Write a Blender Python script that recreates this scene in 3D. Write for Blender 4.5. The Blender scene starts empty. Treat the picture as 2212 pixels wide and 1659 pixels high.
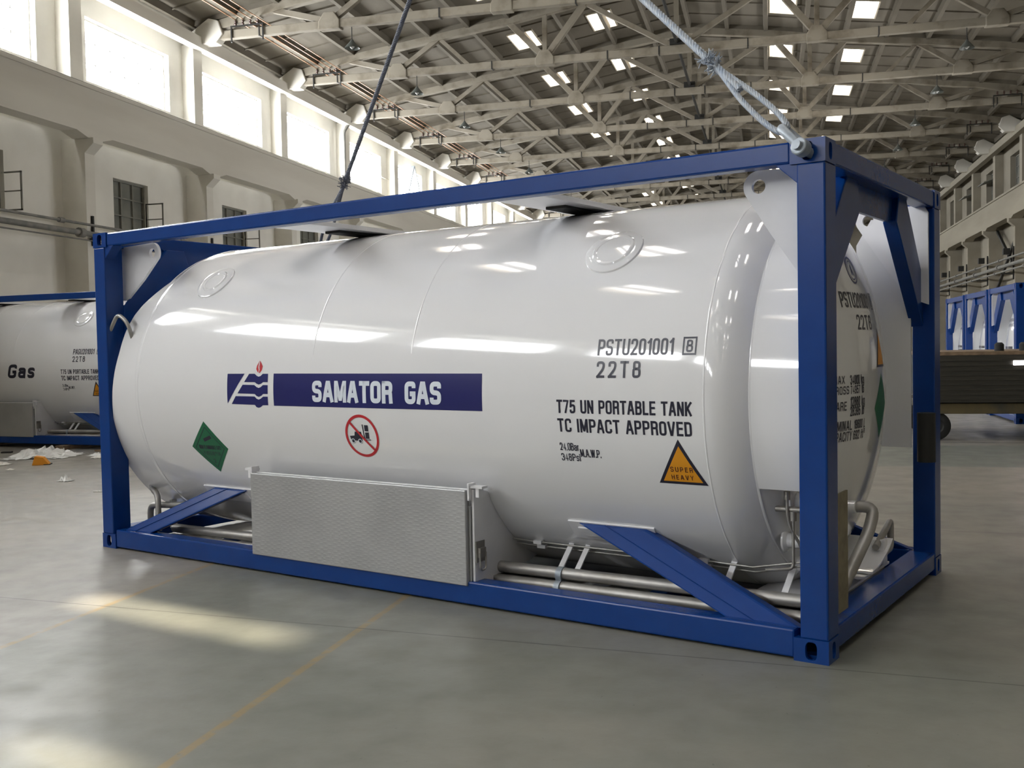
import bpy, bmesh, math, random
from mathutils import Vector, Matrix
from mathutils.geometry import tessellate_polygon
random.seed(7)
PI = math.pi
scene = bpy.context.scene
COL = scene.collection

# ---------------------------------------------------------------- camera
# hall frame: +Y runs along the hall away from the viewer, +X to the right wall, floor z = 0
def cam_basis(yaw, pitch, roll):
    Rz = Matrix.Rotation(yaw, 3, 'Z'); Rx = Matrix.Rotation(pitch, 3, 'X'); Ry = Matrix.Rotation(roll, 3, 'Y')
    return Rz @ Rx @ Ry
R = cam_basis(math.radians(14.1826), math.radians(-2.1257), math.radians(1.0763))
right, fwd, up = R.col[0], R.col[1], R.col[2]
cd = bpy.data.cameras.new('camera'); cam = bpy.data.objects.new('camera', cd); COL.objects.link(cam)
M = Matrix((right, up, -fwd)).transposed().to_4x4(); M.translation = Vector((0, 0, 1.604)); cam.matrix_world = M
cd.sensor_width = 36; cd.lens = 36 * 2201.1 / 2212; cd.clip_start = .05; cd.clip_end = 400
scene.camera = cam

# ---------------------------------------------------------------- light and exposure
w = bpy.data.worlds.new('world'); scene.world = w; w.use_nodes = True
bg = w.node_tree.nodes['Background']; bg.inputs[0].default_value = (.75, .87, 1, 1); bg.inputs[1].default_value = 1.0
SUN_DIR = Vector((.9465 * math.cos(math.radians(32.5)), -.3226 * math.cos(math.radians(32.5)), -math.sin(math.radians(32.5))))
sd = bpy.data.lights.new('sun', 'SUN'); so = bpy.data.objects.new('sun', sd); COL.objects.link(so)
so.rotation_euler = SUN_DIR.to_track_quat('-Z', 'Y').to_euler(); so.location = (-60, 25, 40)
sd.energy = 4.6; sd.color = (1, .9, .68); sd.angle = math.radians(.7)
WINDOW_LIGHT = 13.5
SKYLIGHT_LIGHT = 5.5
scene.view_settings.view_transform = 'Standard'; scene.view_settings.look = 'None'
scene.view_settings.exposure = 1.56; scene.view_settings.gamma = 1; scene.view_settings.use_curve_mapping = False
cy = scene.cycles
cy.use_denoising = True; cy.max_bounces = 7; cy.diffuse_bounces = 4; cy.glossy_bounces = 4; cy.caustics_reflective = False; cy.caustics_refractive = False
cy.sample_clamp_indirect = 6; cy.use_adaptive_sampling = True; cy.adaptive_threshold = .02

# ---------------------------------------------------------------- materials
def mat(name, c, rough=.5, metal=0., c2=None, nscale=3., nlo=.4, nhi=.65, bump=0., bscale=40., coat=0., emit=0., spec=.5, stretch=None, rvar=0.):
    m = bpy.data.materials.new(name); m.use_nodes = True
    nt = m.node_tree; N = nt.nodes; Lk = nt.links; b = N['Principled BSDF']
    b.inputs['Base Color'].default_value = (*c, 1); b.inputs['Roughness'].default_value = rough; b.inputs['Metallic'].default_value = metal
    b.inputs['Specular IOR Level'].default_value = spec
    b.inputs['Coat Weight'].default_value = coat; b.inputs['Coat Roughness'].default_value = .06
    tc = N.new('ShaderNodeTexCoord'); src = tc.outputs['Object']
    if stretch:
        mp = N.new('ShaderNodeMapping'); mp.inputs['Scale'].default_value = stretch; Lk.new(src, mp.inputs[0]); src = mp.outputs[0]
    if c2:
        n = N.new('ShaderNodeTexNoise'); n.inputs['Scale'].default_value = nscale; n.inputs['Detail'].default_value = 6; Lk.new(src, n.inputs['Vector'])
        r = N.new('ShaderNodeMapRange'); r.inputs[1].default_value = nlo; r.inputs[2].default_value = nhi; Lk.new(n.outputs[0], r.inputs[0])
        x = N.new('ShaderNodeMix'); x.data_type = 'RGBA'; x.inputs[6].default_value = (*c, 1); x.inputs[7].default_value = (*c2, 1)
        Lk.new(r.outputs[0], x.inputs[0]); Lk.new(x.outputs[2], b.inputs['Base Color'])
        if rvar:
            rr = N.new('ShaderNodeMapRange'); rr.inputs[3].default_value = rough - rvar; rr.inputs[4].default_value = rough + rvar
            Lk.new(n.outputs[0], rr.inputs[0]); Lk.new(rr.outputs[0], b.inputs['Roughness'])
    if bump:
        n2 = N.new('ShaderNodeTexNoise'); n2.inputs['Scale'].default_value = bscale; n2.inputs['Detail'].default_value = 3; Lk.new(src, n2.inputs['Vector'])
        bp = N.new('ShaderNodeBump'); bp.inputs['Strength'].default_value = bump; bp.inputs['Distance'].default_value = .01
        Lk.new(n2.outputs[0], bp.inputs['Height']); Lk.new(bp.outputs[0], b.inputs['Normal'])
    if emit:
        b.inputs['Emission Color'].default_value = (*c, 1); b.inputs['Emission Strength'].default_value = emit
    return m

BLUE = mat('blue_paint', (.002, .037, .20), .27, c2=(.002, .041, .215), nscale=6, bump=.03, bscale=60, spec=.33)
WHITE = mat('white_gloss_paint', (.79, .795, .81), .08, bump=.014, bscale=9, coat=.5)
WHITE_S = mat('white_satin_paint', (.78, .78, .80), .3, c2=(.74, .74, .76), nscale=5, bump=.03)
STEEL = mat('stainless_pipe', (.42, .41, .39), .5, .75, c2=(.32, .305, .28), nscale=5, bump=.03)
ALU = mat('chequer_plate', (.44, .445, .45), .48, .6, c2=(.38, .385, .39), nscale=2)
GALV = mat('galvanised_steel', (.36, .40, .44), .5, .35, c2=(.28, .32, .36), nscale=14, bump=.1)
NAVY = mat('navy_vinyl', (.014, .017, .12), .3)
BLACKV = mat('black_lettering', (.012, .012, .03), .35)
WHITEV = mat('white_lettering', (.72, .78, .86), .35)
REDV = mat('red_vinyl', (.5, .02, .03), .35)
GREENV = mat('green_vinyl', (.005, .13, .055), .4)
ORANGEV = mat('orange_vinyl', (.72, .30, .012), .4)
DARK = mat('dark_metal', (.03, .03, .028), .6, .3)
RUBBER = mat('tyre_rubber', (.014, .014, .013), .75)
REDP = mat('red_plastic', (.45, .01, .02), .4)
ROPE = mat('wire_rope', (.42, .45, .48), .5, .2, c2=(.30, .36, .45), nscale=30)
ROPE_D = mat('dark_wire_rope', (.09, .10, .13), .55, .3, c2=(.14, .15, .18), nscale=30)
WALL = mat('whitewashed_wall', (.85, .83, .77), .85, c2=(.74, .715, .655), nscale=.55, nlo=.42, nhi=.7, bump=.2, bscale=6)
WALL_R = mat('dimmed_beige_wall', (0.274, 0.248, 0.198), .88, c2=(0.209, 0.187, 0.148), nscale=.55, nlo=.42, nhi=.7, bump=.2, bscale=6)  # beige with the dim light of the right side put into the colour
TRIM_R = mat('dimmed_beige_concrete', (0.317, 0.288, 0.230), .88, c2=(0.252, 0.227, 0.180), nscale=.8, nlo=.45, nhi=.7, bump=.3, bscale=8, stretch=(1, .15, 1))  # right-hand columns and beams, colour darkened for the same dim light
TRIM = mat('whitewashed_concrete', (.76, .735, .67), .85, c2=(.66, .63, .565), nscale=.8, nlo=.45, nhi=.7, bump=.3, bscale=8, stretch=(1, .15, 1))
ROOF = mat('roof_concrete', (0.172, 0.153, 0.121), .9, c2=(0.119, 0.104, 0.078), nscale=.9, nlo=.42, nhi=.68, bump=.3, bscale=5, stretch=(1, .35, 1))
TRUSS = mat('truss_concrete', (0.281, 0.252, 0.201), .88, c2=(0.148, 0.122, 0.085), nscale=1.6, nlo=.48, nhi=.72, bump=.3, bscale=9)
CURB = mat('skylight_curb', (.62, .56, .45), .8)
FRAME = mat('window_steel', (.20, .20, .18), .6, c2=(.26, .25, .21), nscale=4)
SASH = mat('pale_sash', (.62, .58, .46), .5)
def glow(name, c, s):
    m = mat(name, c, .6, emit=s); return m
PANE = glow('bright_daylight_pane', (.96, .98, 1), WINDOW_LIGHT)
FILL_GATE = glow('added_gate_glow', (.97, .98, 1), 9.0)  # glow of the added gates, brightens the left wall
SKY = glow('daylit_skylight_sheet', (1, .98, .97), SKYLIGHT_LIGHT)
DGLASS = mat('dusty_dark_glass', (.15, .155, .14), .3, c2=(.24, .24, .21), nscale=1.2)
COPPER = mat('copper_bar', (.55, .30, .16), .4, .7)
PIPEP = mat('grey_pipe', (.17, .17, .16), .6, c2=(.24, .23, .21), nscale=4)
WOOD = mat('weathered_timber', (.22, .15, .09), .8, c2=(.13, .09, .055), nscale=8, bump=.3)
TRAILER = mat('dirty_trailer_paint', (.022, .02, .014), .6, c2=(.035, .03, .02), nscale=3, stretch=(1, 1, 12))
CHASSIS = mat('ochre_chassis_paint', (.10, .075, .03), .65, c2=(.05, .045, .03), nscale=3)
FILM = mat('white_plastic_film', (.72, .72, .70), .35)
ORANGE = mat('orange_card', (.68, .26, .01), .55)
PAPER = mat('paper_scrap', (.75, .73, .68), .8)
LAMPG = glow('lit_white_reflector', (1, .95, .98), 4)
LAMPR = glow('lit_red_reflector', (1, .05, .05), 1.2)

def floor_material():
    m = bpy.data.materials.new('painted_concrete_floor'); m.use_nodes = True
    nt = m.node_tree; N = nt.nodes; Lk = nt.links; b = N['Principled BSDF']
    tc = N.new('ShaderNodeTexCoord'); sp = N.new('ShaderNodeSeparateXYZ'); Lk.new(tc.outputs['Object'], sp.inputs[0])
    X, Y = sp.outputs[0], sp.outputs[1]
    def mth(op, a, bb, c=None):
        n = N.new('ShaderNodeMath'); n.operation = op
        for i, v in enumerate((a, bb, c)):
            if v is None: continue
            if hasattr(v, 'is_linked'): Lk.new(v, n.inputs[i])
            else: n.inputs[i].default_value = v
        return n.outputs[0]
    def noise(s, d=5, vec=None):
        n = N.new('ShaderNodeTexNoise'); n.inputs['Scale'].default_value = s; n.inputs['Detail'].default_value = d; Lk.new(vec or tc.outputs['Object'], n.inputs['Vector']); return n.outputs[0]
    def rng(v, lo, hi, a=0., c=1.):
        n = N.new('ShaderNodeMapRange'); n.inputs[1].default_value = lo; n.inputs[2].default_value = hi; n.inputs[3].default_value = a; n.inputs[4].default_value = c; Lk.new(v, n.inputs[0]); return n.outputs[0]
    def mix(f, a, c):
        n = N.new('ShaderNodeMix'); n.data_type = 'RGBA'
        if hasattr(f, 'is_linked'): Lk.new(f, n.inputs[0])
        else: n.inputs[0].default_value = f
        for i, v in ((6, a), (7, c)):
            if hasattr(v, 'is_linked'): Lk.new(v, n.inputs[i])
            else: n.inputs[i].default_value = (*v, 1)
        return n.outputs[2]
    n1 = noise(.55); n2 = noise(3.5, 8); n3 = noise(14, 4)
    base = mix(rng(n1, .35, .65), (0.274, 0.251, 0.209), (0.220, 0.209, 0.179))
    base = mix(rng(n2, .45, .75, 0, .5), base, (0.167, 0.156, 0.133))
    # green painted lane, widened over the darker foreground; another across the hall further on
    def band(v, lo, hi, s=.05):
        return mth('MULTIPLY', rng(v, lo - s, lo + s), rng(v, hi - s, hi + s, 1, 0))
    lane = mth('MULTIPLY', band(X, -4.1, 9, .02), rng(Y, 6.6, 8.2, 1, 0))
    lane = mth('MULTIPLY', lane, rng(n1, .3, .6, .45, .9))
    base = mix(mth('MULTIPLY', lane, .75), base, (0.144, 0.156, 0.131))
    lane2 = mth('MULTIPLY', band(Y, 13.6, 16.3, .05), band(X, -1.0, 14, .02))
    base = mix(mth('MULTIPLY', lane2, .85), base, (0.144, 0.156, 0.133))
    # worn yellow lines
    wear = rng(n3, .3, .5)
    for xl in (-4.11, -2.29):
        ln = mth('MULTIPLY', band(X, xl - .022, xl + .022, .006), wear)
        ln = mth('MULTIPLY', ln, rng(Y, 8.5, 9, 1, 0))
        base = mix(mth('MULTIPLY', ln, .6), base, (0.319, 0.205, 0.061))
    # saw-cut joints: a little out of square with the hall
    jv = mth('ADD', Y, mth('MULTIPLY', X, .1014))
    for off in (5.172, 9.2, 1.1):
        base = mix(mth('MULTIPLY', band(jv, off - .006, off + .006, .003), .8), base, (.05, .045, .04))
    for xo in (6.0, 12):
        base = mix(mth('MULTIPLY', band(X, xo - .006, xo + .006, .003), .8), base, (.05, .045, .04))
    base = mix(mth('MULTIPLY', band(Y, 16.72, 16.82, .02), .7), base, (.05, .05, .045))
    # small dark specks and scuffs
    base = mix(rng(noise(38, 2), .735, .76, 0, .5), base, (.05, .045, .04))
    Lk.new(base, b.inputs['Base Color'])
    Lk.new(rng(n2, .3, .7, .3, .48), b.inputs['Roughness'])
    b.inputs['Specular IOR Level'].default_value = .4
    bp = N.new('ShaderNodeBump'); bp.inputs['Strength'].default_value = .12; bp.inputs['Distance'].default_value = .01; Lk.new(n3, bp.inputs['Height']); Lk.new(bp.outputs[0], b.inputs['Normal'])
    return m
FLOOR = floor_material()

def chequer_bump(m):
    nt = m.node_tree; N = nt.nodes; Lk = nt.links; b = N['Principled BSDF']
    tc = N.new('ShaderNodeTexCoord')
    def wave(rot):
        mp = N.new('ShaderNodeMapping'); mp.inputs['Rotation'].default_value = (0, rot, 0); mp.inputs['Scale'].default_value = (17, 17, 48); Lk.new(tc.outputs['Object'], mp.inputs[0])
        v = N.new('ShaderNodeTexVoronoi'); v.inputs['Scale'].default_value = 1; v.inputs['Randomness'].default_value = 0; Lk.new(mp.outputs[0], v.inputs['Vector']); return v.outputs['Distance']
    ck = N.new('ShaderNodeTexChecker'); ck.inputs['Scale'].default_value = 12; Lk.new(tc.outputs['Object'], ck.inputs['Vector'])
    x = N.new('ShaderNodeMix'); x.data_type = 'FLOAT'; Lk.new(ck.outputs['Fac'], x.inputs[0]); Lk.new(wave(.7), x.inputs[2]); Lk.new(wave(-.7), x.inputs[3])
    r = N.new('ShaderNodeMapRange'); r.inputs[1].default_value = .2; r.inputs[2].default_value = .4; r.inputs[3].default_value = 1; r.inputs[4].default_value = 0; Lk.new(x.outputs[0], r.inputs[0])
    bp = N.new('ShaderNodeBump'); bp.inputs['Strength'].default_value = .13; bp.inputs['Distance'].default_value = .004; Lk.new(r.outputs[0], bp.inputs['Height']); Lk.new(bp.outputs[0], b.inputs['Normal'])
chequer_bump(ALU)

# ---------------------------------------------------------------- mesh helpers
class MB:
    def __init__(s): s.v = []; s.f = []
    def add(s, vs, fs):
        o = len(s.v); s.v += [tuple(p) for p in vs]; s.f += [tuple(i + o for i in f) for f in fs]; return s
    def box(s, x0, y0, z0, x1, y1, z1):
        return s.add([(x0,y0,z0),(x1,y0,z0),(x1,y1,z0),(x0,y1,z0),(x0,y0,z1),(x1,y0,z1),(x1,y1,z1),(x0,y1,z1)],
                     [(3,2,1,0),(4,5,6,7),(0,1,5,4),(1,2,6,5),(2,3,7,6),(3,0,4,7)])
    def hexa(s, a, b):   # two matching quads
        return s.add(list(a) + list(b), [(3,2,1,0),(4,5,6,7),(0,1,5,4),(1,2,6,5),(2,3,7,6),(3,0,4,7)])
    def beam(s, p, q, wd, ht, up=(0,0,1)):
        p = Vector(p); q = Vector(q); d = (q - p).normalized(); u = Vector(up)
        sd_ = d.cross(u)
        if sd_.length < 1e-4: sd_ = d.cross(Vector((1,0,0)))
        sd_.normalize(); u = sd_.cross(d).normalized(); a = sd_ * wd / 2; b = u * ht / 2
        return s.hexa([p-a-b, p+a-b, p+a+b, p-a+b], [q-a-b, q+a-b, q+a+b, q-a+b])
    def tube(s, pts, r, n=12, cap=True, rs=None):
        pts = [Vector(p) for p in pts]; m = len(pts)
        t0 = (pts[1] - pts[0]).normalized(); ref = Vector((0,0,1)) if abs(t0.z) < .9 else Vector((1,0,0))
        u = t0.cross(ref).normalized(); vs = []; fs = []; prev = t0
        for i, p in enumerate(pts):
            t = ((pts[min(i+1,m-1)] - pts[max(i-1,0)])).normalized()
            q = prev.rotation_difference(t); u = (q @ u); u = (u - t * u.dot(t)).normalized(); w_ = t.cross(u); prev = t
            rr = rs[i] if rs else r
            for k in range(n):
                a = 2*PI*k/n; vs.append(p + u*math.cos(a)*rr + w_*math.sin(a)*rr)
        for i in range(m-1):
            for k in range(n):
                fs.append((i*n+k, i*n+(k+1)%n, (i+1)*n+(k+1)%n, (i+1)*n+k))
        if cap: fs.append(tuple(range(n-1,-1,-1))); fs.append(tuple((m-1)*n+k for k in range(n)))
        return s.add(vs, fs)
    def prism(s, outer, fn, t0, t1, holes=()):    # polygon (with holes) in 2-D, fn(u, v, t) -> point
        loops = [outer] + list(holes)
        tri = tessellate_polygon([[Vector((a, b, 0)) for a, b in lp] for lp in loops])
        flat = [p for lp in loops for p in lp]; n = len(flat)
        vs = [fn(a, b, t0) for a, b in flat] + [fn(a, b, t1) for a, b in flat]
        fs = [tuple(t) for t in tri] + [tuple(i + n for i in reversed(t)) for t in tri]
        o = 0
        for lp in loops:
            k = len(lp)
            for i in range(k): fs.append((o+i, o+(i+1)%k, n+o+(i+1)%k, n+o+i))
            o += k
        return s.add(vs, fs)
    def lathe(s, prof, fn, n=32, a0=0, a1=2*PI, closed=True):   # prof (h, r); fn(h, r, ang) -> point
        m = len(prof); k = n if closed else n + 1; vs = []; fs = []
        for h, r in prof:
            for i in range(k): vs.append(fn(h, r, a0 + (a1-a0)*i/n))
        for j in range(m-1):
            for i in range(n):
                fs.append((j*k+i, j*k+(i+1)%k, (j+1)*k+(i+1)%k, (j+1)*k+i))
        return s.add(vs, fs)
    def build(s, name, m, parent=None, smooth=None, bevel=0, merge=False):
        me = bpy.data.meshes.new(name); me.from_pydata(s.v, [], s.f)
        bm = bmesh.new(); bm.from_mesh(me)
        if merge: bmesh.ops.remove_doubles(bm, verts=bm.verts, dist=1e-5)
        bmesh.ops.recalc_face_normals(bm, faces=bm.faces); bm.to_mesh(me); bm.free()
        return link(name, me, m, parent, smooth, bevel)
def link(name, me, m, parent=None, smooth=None, bevel=0):
    me.materials.clear(); me.materials.append(m)
    if smooth:
        me.polygons.foreach_set('use_smooth', [True]*len(me.polygons)); me.set_sharp_from_angle(angle=math.radians(smooth))
    o = bpy.data.objects.new(name, me); COL.objects.link(o)
    if parent: o.parent = parent
    if bevel:
        b = o.modifiers.new('bevel', 'BEVEL'); b.width = bevel; b.segments = 2; b.limit_method = 'ANGLE'; b.angle_limit = math.radians(40); b.harden_normals = False
    return o
def empty(name, loc=(0,0,0), rz=0):
    o = bpy.data.objects.new(name, None); COL.objects.link(o); o.location = loc; o.rotation_euler = (0,0,rz); o.empty_display_size = .2; return o
def tag(o, label=None, cat=None, group=None, kind=None):
    if label: o['label'] = label
    if cat: o['category'] = cat
    if group: o['group'] = group
    if kind: o['kind'] = kind
    return o
def struct(o): o['kind'] = 'structure'; return o
def kids(o): return [c for c in COL.objects if c.parent == o]
def copy_tree(o, parent=None, skip=()):
    c = o.copy(); COL.objects.link(c); c.parent = parent
    for ch in kids(o):
        if ch.name.split('.')[0] in skip or ch.get('own'): continue
        copy_tree(ch, c, skip)
    return c
def fillet(pts, r, n=5):
    pts = [Vector(p) for p in pts]; out = [pts[0]]
    for a, b, c in zip(pts, pts[1:], pts[2:]):
        u = (a-b); v = (c-b); rr = min(r, u.length*.49, v.length*.49); p = b + u.normalized()*rr; q = b + v.normalized()*rr
        for i in range(n+1):
            t = i/n; out.append(p*(1-t)**2 + b*2*t*(1-t) + q*t*t)
    out.append(pts[-1]); return out
def ring_pts(n, rx, rz, cx=0, cz=0, a0=0):
    return [(cx + rx*math.cos(a0+2*PI*i/n), cz + rz*math.sin(a0+2*PI*i/n)) for i in range(n)]
def XZ(u, v, t): return (u, t, v)
def YZ(u, v, t): return (t, u, v)
def XY(u, v, t): return (u, v, t)

# ---------------------------------------------------------------- lettering
# upright sign-painter's capitals: each glyph is a few pen strokes on a grid (width, strokes);
# a stroke is (corner radius, closed?, points)
def _g():
    G = {}; w = .46; q = .2
    def put(c, wd, *st): G[c] = (wd, st)
    put('A', .52, (0,0,[(0,0),(.21,1),(.31,1),(.52,0)]), (0,0,[(.1,.3),(.42,.3)]))
    put('B', w, (q,0,[(0,.0),(0,1),(w*.95,1),(w*.95,.53),(0,.53)][1:] ), (q,0,[(0,.53),(w,.53),(w,0),(0,0)]), (0,0,[(0,0),(0,1)]))
    put('C', w, (q,0,[(w,.7),(w,1),(0,1),(0,0),(w,0),(w,.3)]))
    put('D', w, (q,0,[(0,1),(w,1),(w,0),(0,0)]), (0,0,[(0,0),(0,1)]))
    put('E', .4, (0,0,[(.4,1),(0,1),(0,0),(.4,0)]), (0,0,[(0,.52),(.36,.52)]))
    put('F', .38, (0,0,[(.38,1),(0,1),(0,0)]), (0,0,[(0,.52),(.34,.52)]))
    put('G', w, (q,0,[(w,.76),(w,1),(0,1),(0,0),(w,0),(w,.44)]), (0,0,[(w,.44),(w*.72,.44)]))
    put('H', w, (0,0,[(0,0),(0,1)]), (0,0,[(w,0),(w,1)]), (0,0,[(0,.52),(w,.52)]))
    put('I', 0, (0,0,[(0,0),(0,1)]))
    put('K', w, (0,0,[(0,0),(0,1)]), (0,0,[(w,1),(.02,.38)]), (0,0,[(.15,.56),(w,0)]))
    put('L', .38, (0,0,[(0,1),(0,0),(.38,0)]))
    put('M', .6, (0,0,[(0,0),(0,1),(.04,1),(.28,.1),(.32,.1),(.56,1),(.6,1),(.6,0)]))
    put('N', w, (0,0,[(0,0),(0,1),(.03,1),(w-.03,0),(w,0),(w,1)]))
    put('O', w, (q,1,[(0,.5),(0,1),(w,1),(w,0),(0,0)]))
    put('P', w, (q,0,[(0,1),(w,1),(w,.46),(0,.46)]), (0,0,[(0,0),(0,1)]))
    put('R', w, (q,0,[(0,1),(w,1),(w,.5),(0,.5)]), (0,0,[(0,0),(0,1)]), (.12,0,[(w*.5,.5),(w*.95,.5),(w,0)]))
    put('S', w, (q,0,[(w,.76),(w,1),(0,1),(0,.53),(w,.5),(w,0),(0,0),(0,.25)]))
    put('T', .46, (0,0,[(0,1),(.46,1)]), (0,0,[(.23,1),(.23,0)]))
    put('U', w, (q,0,[(0,1),(0,0),(w,0),(w,1)]))
    put('V', .5, (0,0,[(0,1),(.21,0),(.29,0),(.5,1)]))
    put('W', .72, (0,0,[(0,1),(.16,0),(.2,0),(.34,1),(.38,1),(.52,0),(.56,0),(.72,1)]))
    put('X', .5, (0,0,[(0,0),(.5,1)]), (0,0,[(.5,0),(0,1)]))
    put('Y', .5, (0,0,[(0,1),(.25,.45),(.5,1)]), (0,0,[(.25,.45),(.25,0)]))
    put('0', .42, (q,1,[(0,.5),(0,1),(.42,1),(.42,0),(0,0)]))
    put('1', .2, (0,0,[(.2,0),(.2,1)]), (0,0,[(.2,.98),(.02,.8)]))
    put('2', .42, (q,0,[(0,.7),(0,1),(.42,1),(.42,.58),(0,0)]), (0,0,[(0,0),(.42,0)]))
    put('3', .42, (q,0,[(0,.73),(0,1),(.42,1),(.42,.54),(.16,.53)]), (q,0,[(.16,.53),(.42,.53),(.42,0),(0,0),(0,.27)]))
    put('4', .44, (0,0,[(.32,0),(.32,1),(0,.26),(.44,.26)]))
    put('5', .42, (0,0,[(.4,1),(.03,1),(0,.52)]), (q,0,[(.02,.50),(.06,.62),(.42,.62),(.42,0),(0,0),(0,.24)]))
    put('6', .42, (q,0,[(.42,.75),(.42,1),(0,1),(0,.3)]), (.17,1,[(0,.3),(0,.58),(.42,.58),(.42,0),(0,0)]))
    put('7', .42, (0,0,[(0,1),(.42,1),(.14,0)]))
    put('8', .42, (.2,1,[(.03,.77),(.03,1),(.39,1),(.39,.54),(.03,.54)]), (.23,1,[(0,.27),(0,.54),(.42,.54),(.42,0),(0,0)]))
    put('9', .42, (q,0,[(0,.25),(0,0),(.42,0),(.42,.7)]), (.17,1,[(.42,.7),(.42,.42),(0,.42),(0,1),(.42,1)]))
    put('.', 0, (0,0,[(0,-.03),(0,.05)])); put('-', .2, (0,0,[(0,.42),(.2,.42)]))
    put('a', .38, (.15,0,[(0,.52),(0,.7),(.38,.7),(.38,0)]), (.15,1,[(.38,.2),(.38,.40),(0,.40),(0,0),(.38,0)]))
    put('r', .24, (0,0,[(0,0),(0,.7)]), (.14,0,[(0,.45),(0,.7),(.24,.68)]))
    put('s', .34, (.15,0,[(.34,.53),(.34,.7),(0,.7),(0,.37),(.34,.34),(.34,0),(0,0),(0,.18)]))
    put('i', 0, (0,0,[(0,0),(0,.7)]), (0,0,[(0,.9),(0,1)]))
    put('k', .36, (0,0,[(0,0),(0,1)]), (0,0,[(.36,.7),(.02,.28)]), (0,0,[(.13,.42),(.36,0)]))
    put('g', .38, (.15,0,[(.38,.7),(.38,-.28),(0,-.28),(0,-.12)]), (.15,1,[(.38,.35),(.38,.7),(0,.7),(0,0),(.38,0)]))
    put('l', 0, (0,0,[(0,0),(0,1)])); put('b', .38, (0,0,[(0,0),(0,1)]), (.15,1,[(0,.35),(0,.7),(.38,.7),(.38,0),(0,0)]))
    put('f', .24, (.15,0,[(.24,1),(.07,1),(.07,0)]), (0,0,[(-.03,.68),(.22,.68)])); put('t', .2, (.1,0,[(.07,.95),(.07,0),(.2,0)]), (0,0,[(-.03,.68),(.2,.68)]))
    put('\u00b3', .22, (0,0,[(0,1.05),(.22,1.05),(.1,.85)]), (.1,0,[(.06,.86),(.22,.86),(.22,.58),(0,.58)]))
    return G
GLYPH = _g()
def stroke_poly(pts, hw, closed):
    P = [Vector(p) for p in pts]; n = len(P); L_, R_ = [], []
    for i in range(n):
        a = P[i-1] if (i > 0 or closed) else None; c = P[(i+1) % n] if (i < n-1 or closed) else None
        d0 = (P[i]-a).normalized() if a is not None else (c-P[i]).normalized(); d1 = (c-P[i]).normalized() if c is not None else d0
        n0, n1 = Vector((-d0.y, d0.x)), Vector((-d1.y, d1.x)); m = n0 + n1
        m = m.normalized() if m.length > 1e-6 else n0; k = 1/max(m.dot(n0), .2); k = k if k < 1.5 else 1.2; L_.append(P[i] + m*hw*k); R_.append(P[i] - m*hw*k)
    return L_, R_
def text_bm(s, u0, v0, u1, v1, wt=.155, gap=.17, shear=0., vw=1.):
    # fill the printed box exactly; pen weight is a fraction of the height
    H_ = v1 - v0; pen = wt*H_; ch = H_ - pen; adv = []; x = 0
    lo = -.28 if 'g' in s and s.upper() != s and False else 0
    for c in s:
        if c == ' ': x += .30 + gap; continue
        adv.append((c, x)); x += GLYPH[c][0] + pen/ch*.75 + gap
    tot = x - gap - pen/ch*.75; sx = ((u1 - u0) - pen*vw) / max(tot, 1e-6) if tot > 0 else ch
    bm = bmesh.new()
    for c, x in adv:
        for rad, closed, pts in GLYPH[c][1]:
            p = [Vector((a, b, 0)) for a, b in pts]
            if rad:
                if closed: f = fillet(p + [p[0]], rad, 6)[:-1]
                else: f = fillet(p, rad, 6)
            else: f = p
            out = []
            for v in f:
                yy = v0 + pen/2 + v.y*ch; xx = u0 + pen*vw/2 + (x + v.x)*sx + shear*(yy - v0)
                if not out or (Vector((xx, yy)) - out[-1]).length > 1e-6: out.append(Vector((xx, yy)))
            # square ends reach the edge of the box
            if not closed:
                if not rad or pts[0][1] in (0, 1): out[0] = out[0] + (out[0]-out[1]).normalized()*pen*.5
                if not rad or pts[-1][1] in (0, 1): out[-1] = out[-1] + (out[-1]-out[-2]).normalized()*pen*.5
            L_, R_ = stroke_poly(out, pen/2, closed); n = len(out)
            vl = [bm.verts.new((v.x, v.y, 0)) for v in L_]; vr = [bm.verts.new((v.x, v.y, 0)) for v in R_]
            for i in range(n if closed else n-1):
                j = (i+1) % n
                try: bm.faces.new((vl[i], vl[j], vr[j], vr[i]))
                except ValueError: pass
    return bm
def font_bm(s, u0, v0, u1, v1):
    cu = bpy.data.curves.new('t', 'FONT'); cu.body = s; cu.size = 1; cu.resolution_u = 2; cu.fill_mode = 'FRONT'
    o = bpy.data.objects.new('t', cu); COL.objects.link(o)
    dg = bpy.context.evaluated_depsgraph_get(); dg.update(); me = bpy.data.meshes.new_from_object(o.evaluated_get(dg))
    bpy.data.objects.remove(o); bpy.data.curves.remove(cu); bm = bmesh.new(); bm.from_mesh(me); bpy.data.meshes.remove(me)
    xs = [v.co.x for v in bm.verts]; ys = [v.co.y for v in bm.verts]; ax, bx, ay, by = min(xs), max(xs), min(ys), max(ys)
    for v in bm.verts: v.co = ((v.co.x-ax)/(bx-ax)*(u1-u0)+u0, (v.co.y-ay)/(by-ay)*(v1-v0)+v0, 0)
    return bm
def poly_bm(polys):
    bm = bmesh.new()
    for outer, holes in polys:
        loops = [outer] + list(holes); tri = tessellate_polygon([[Vector((a,b,0)) for a,b in lp] for lp in loops])
        vs = [bm.verts.new((a,b,0)) for lp in loops for a,b in lp]
        for t in tri:
            try: bm.faces.new([vs[i] for i in t])
            except ValueError: pass
    return bm
def merge_bm(lst):
    out = bmesh.new()
    for b in lst:
        me = bpy.data.meshes.new('m'); b.to_mesh(me); b.free(); out.from_mesh(me); bpy.data.meshes.remove(me)
    return out
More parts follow.
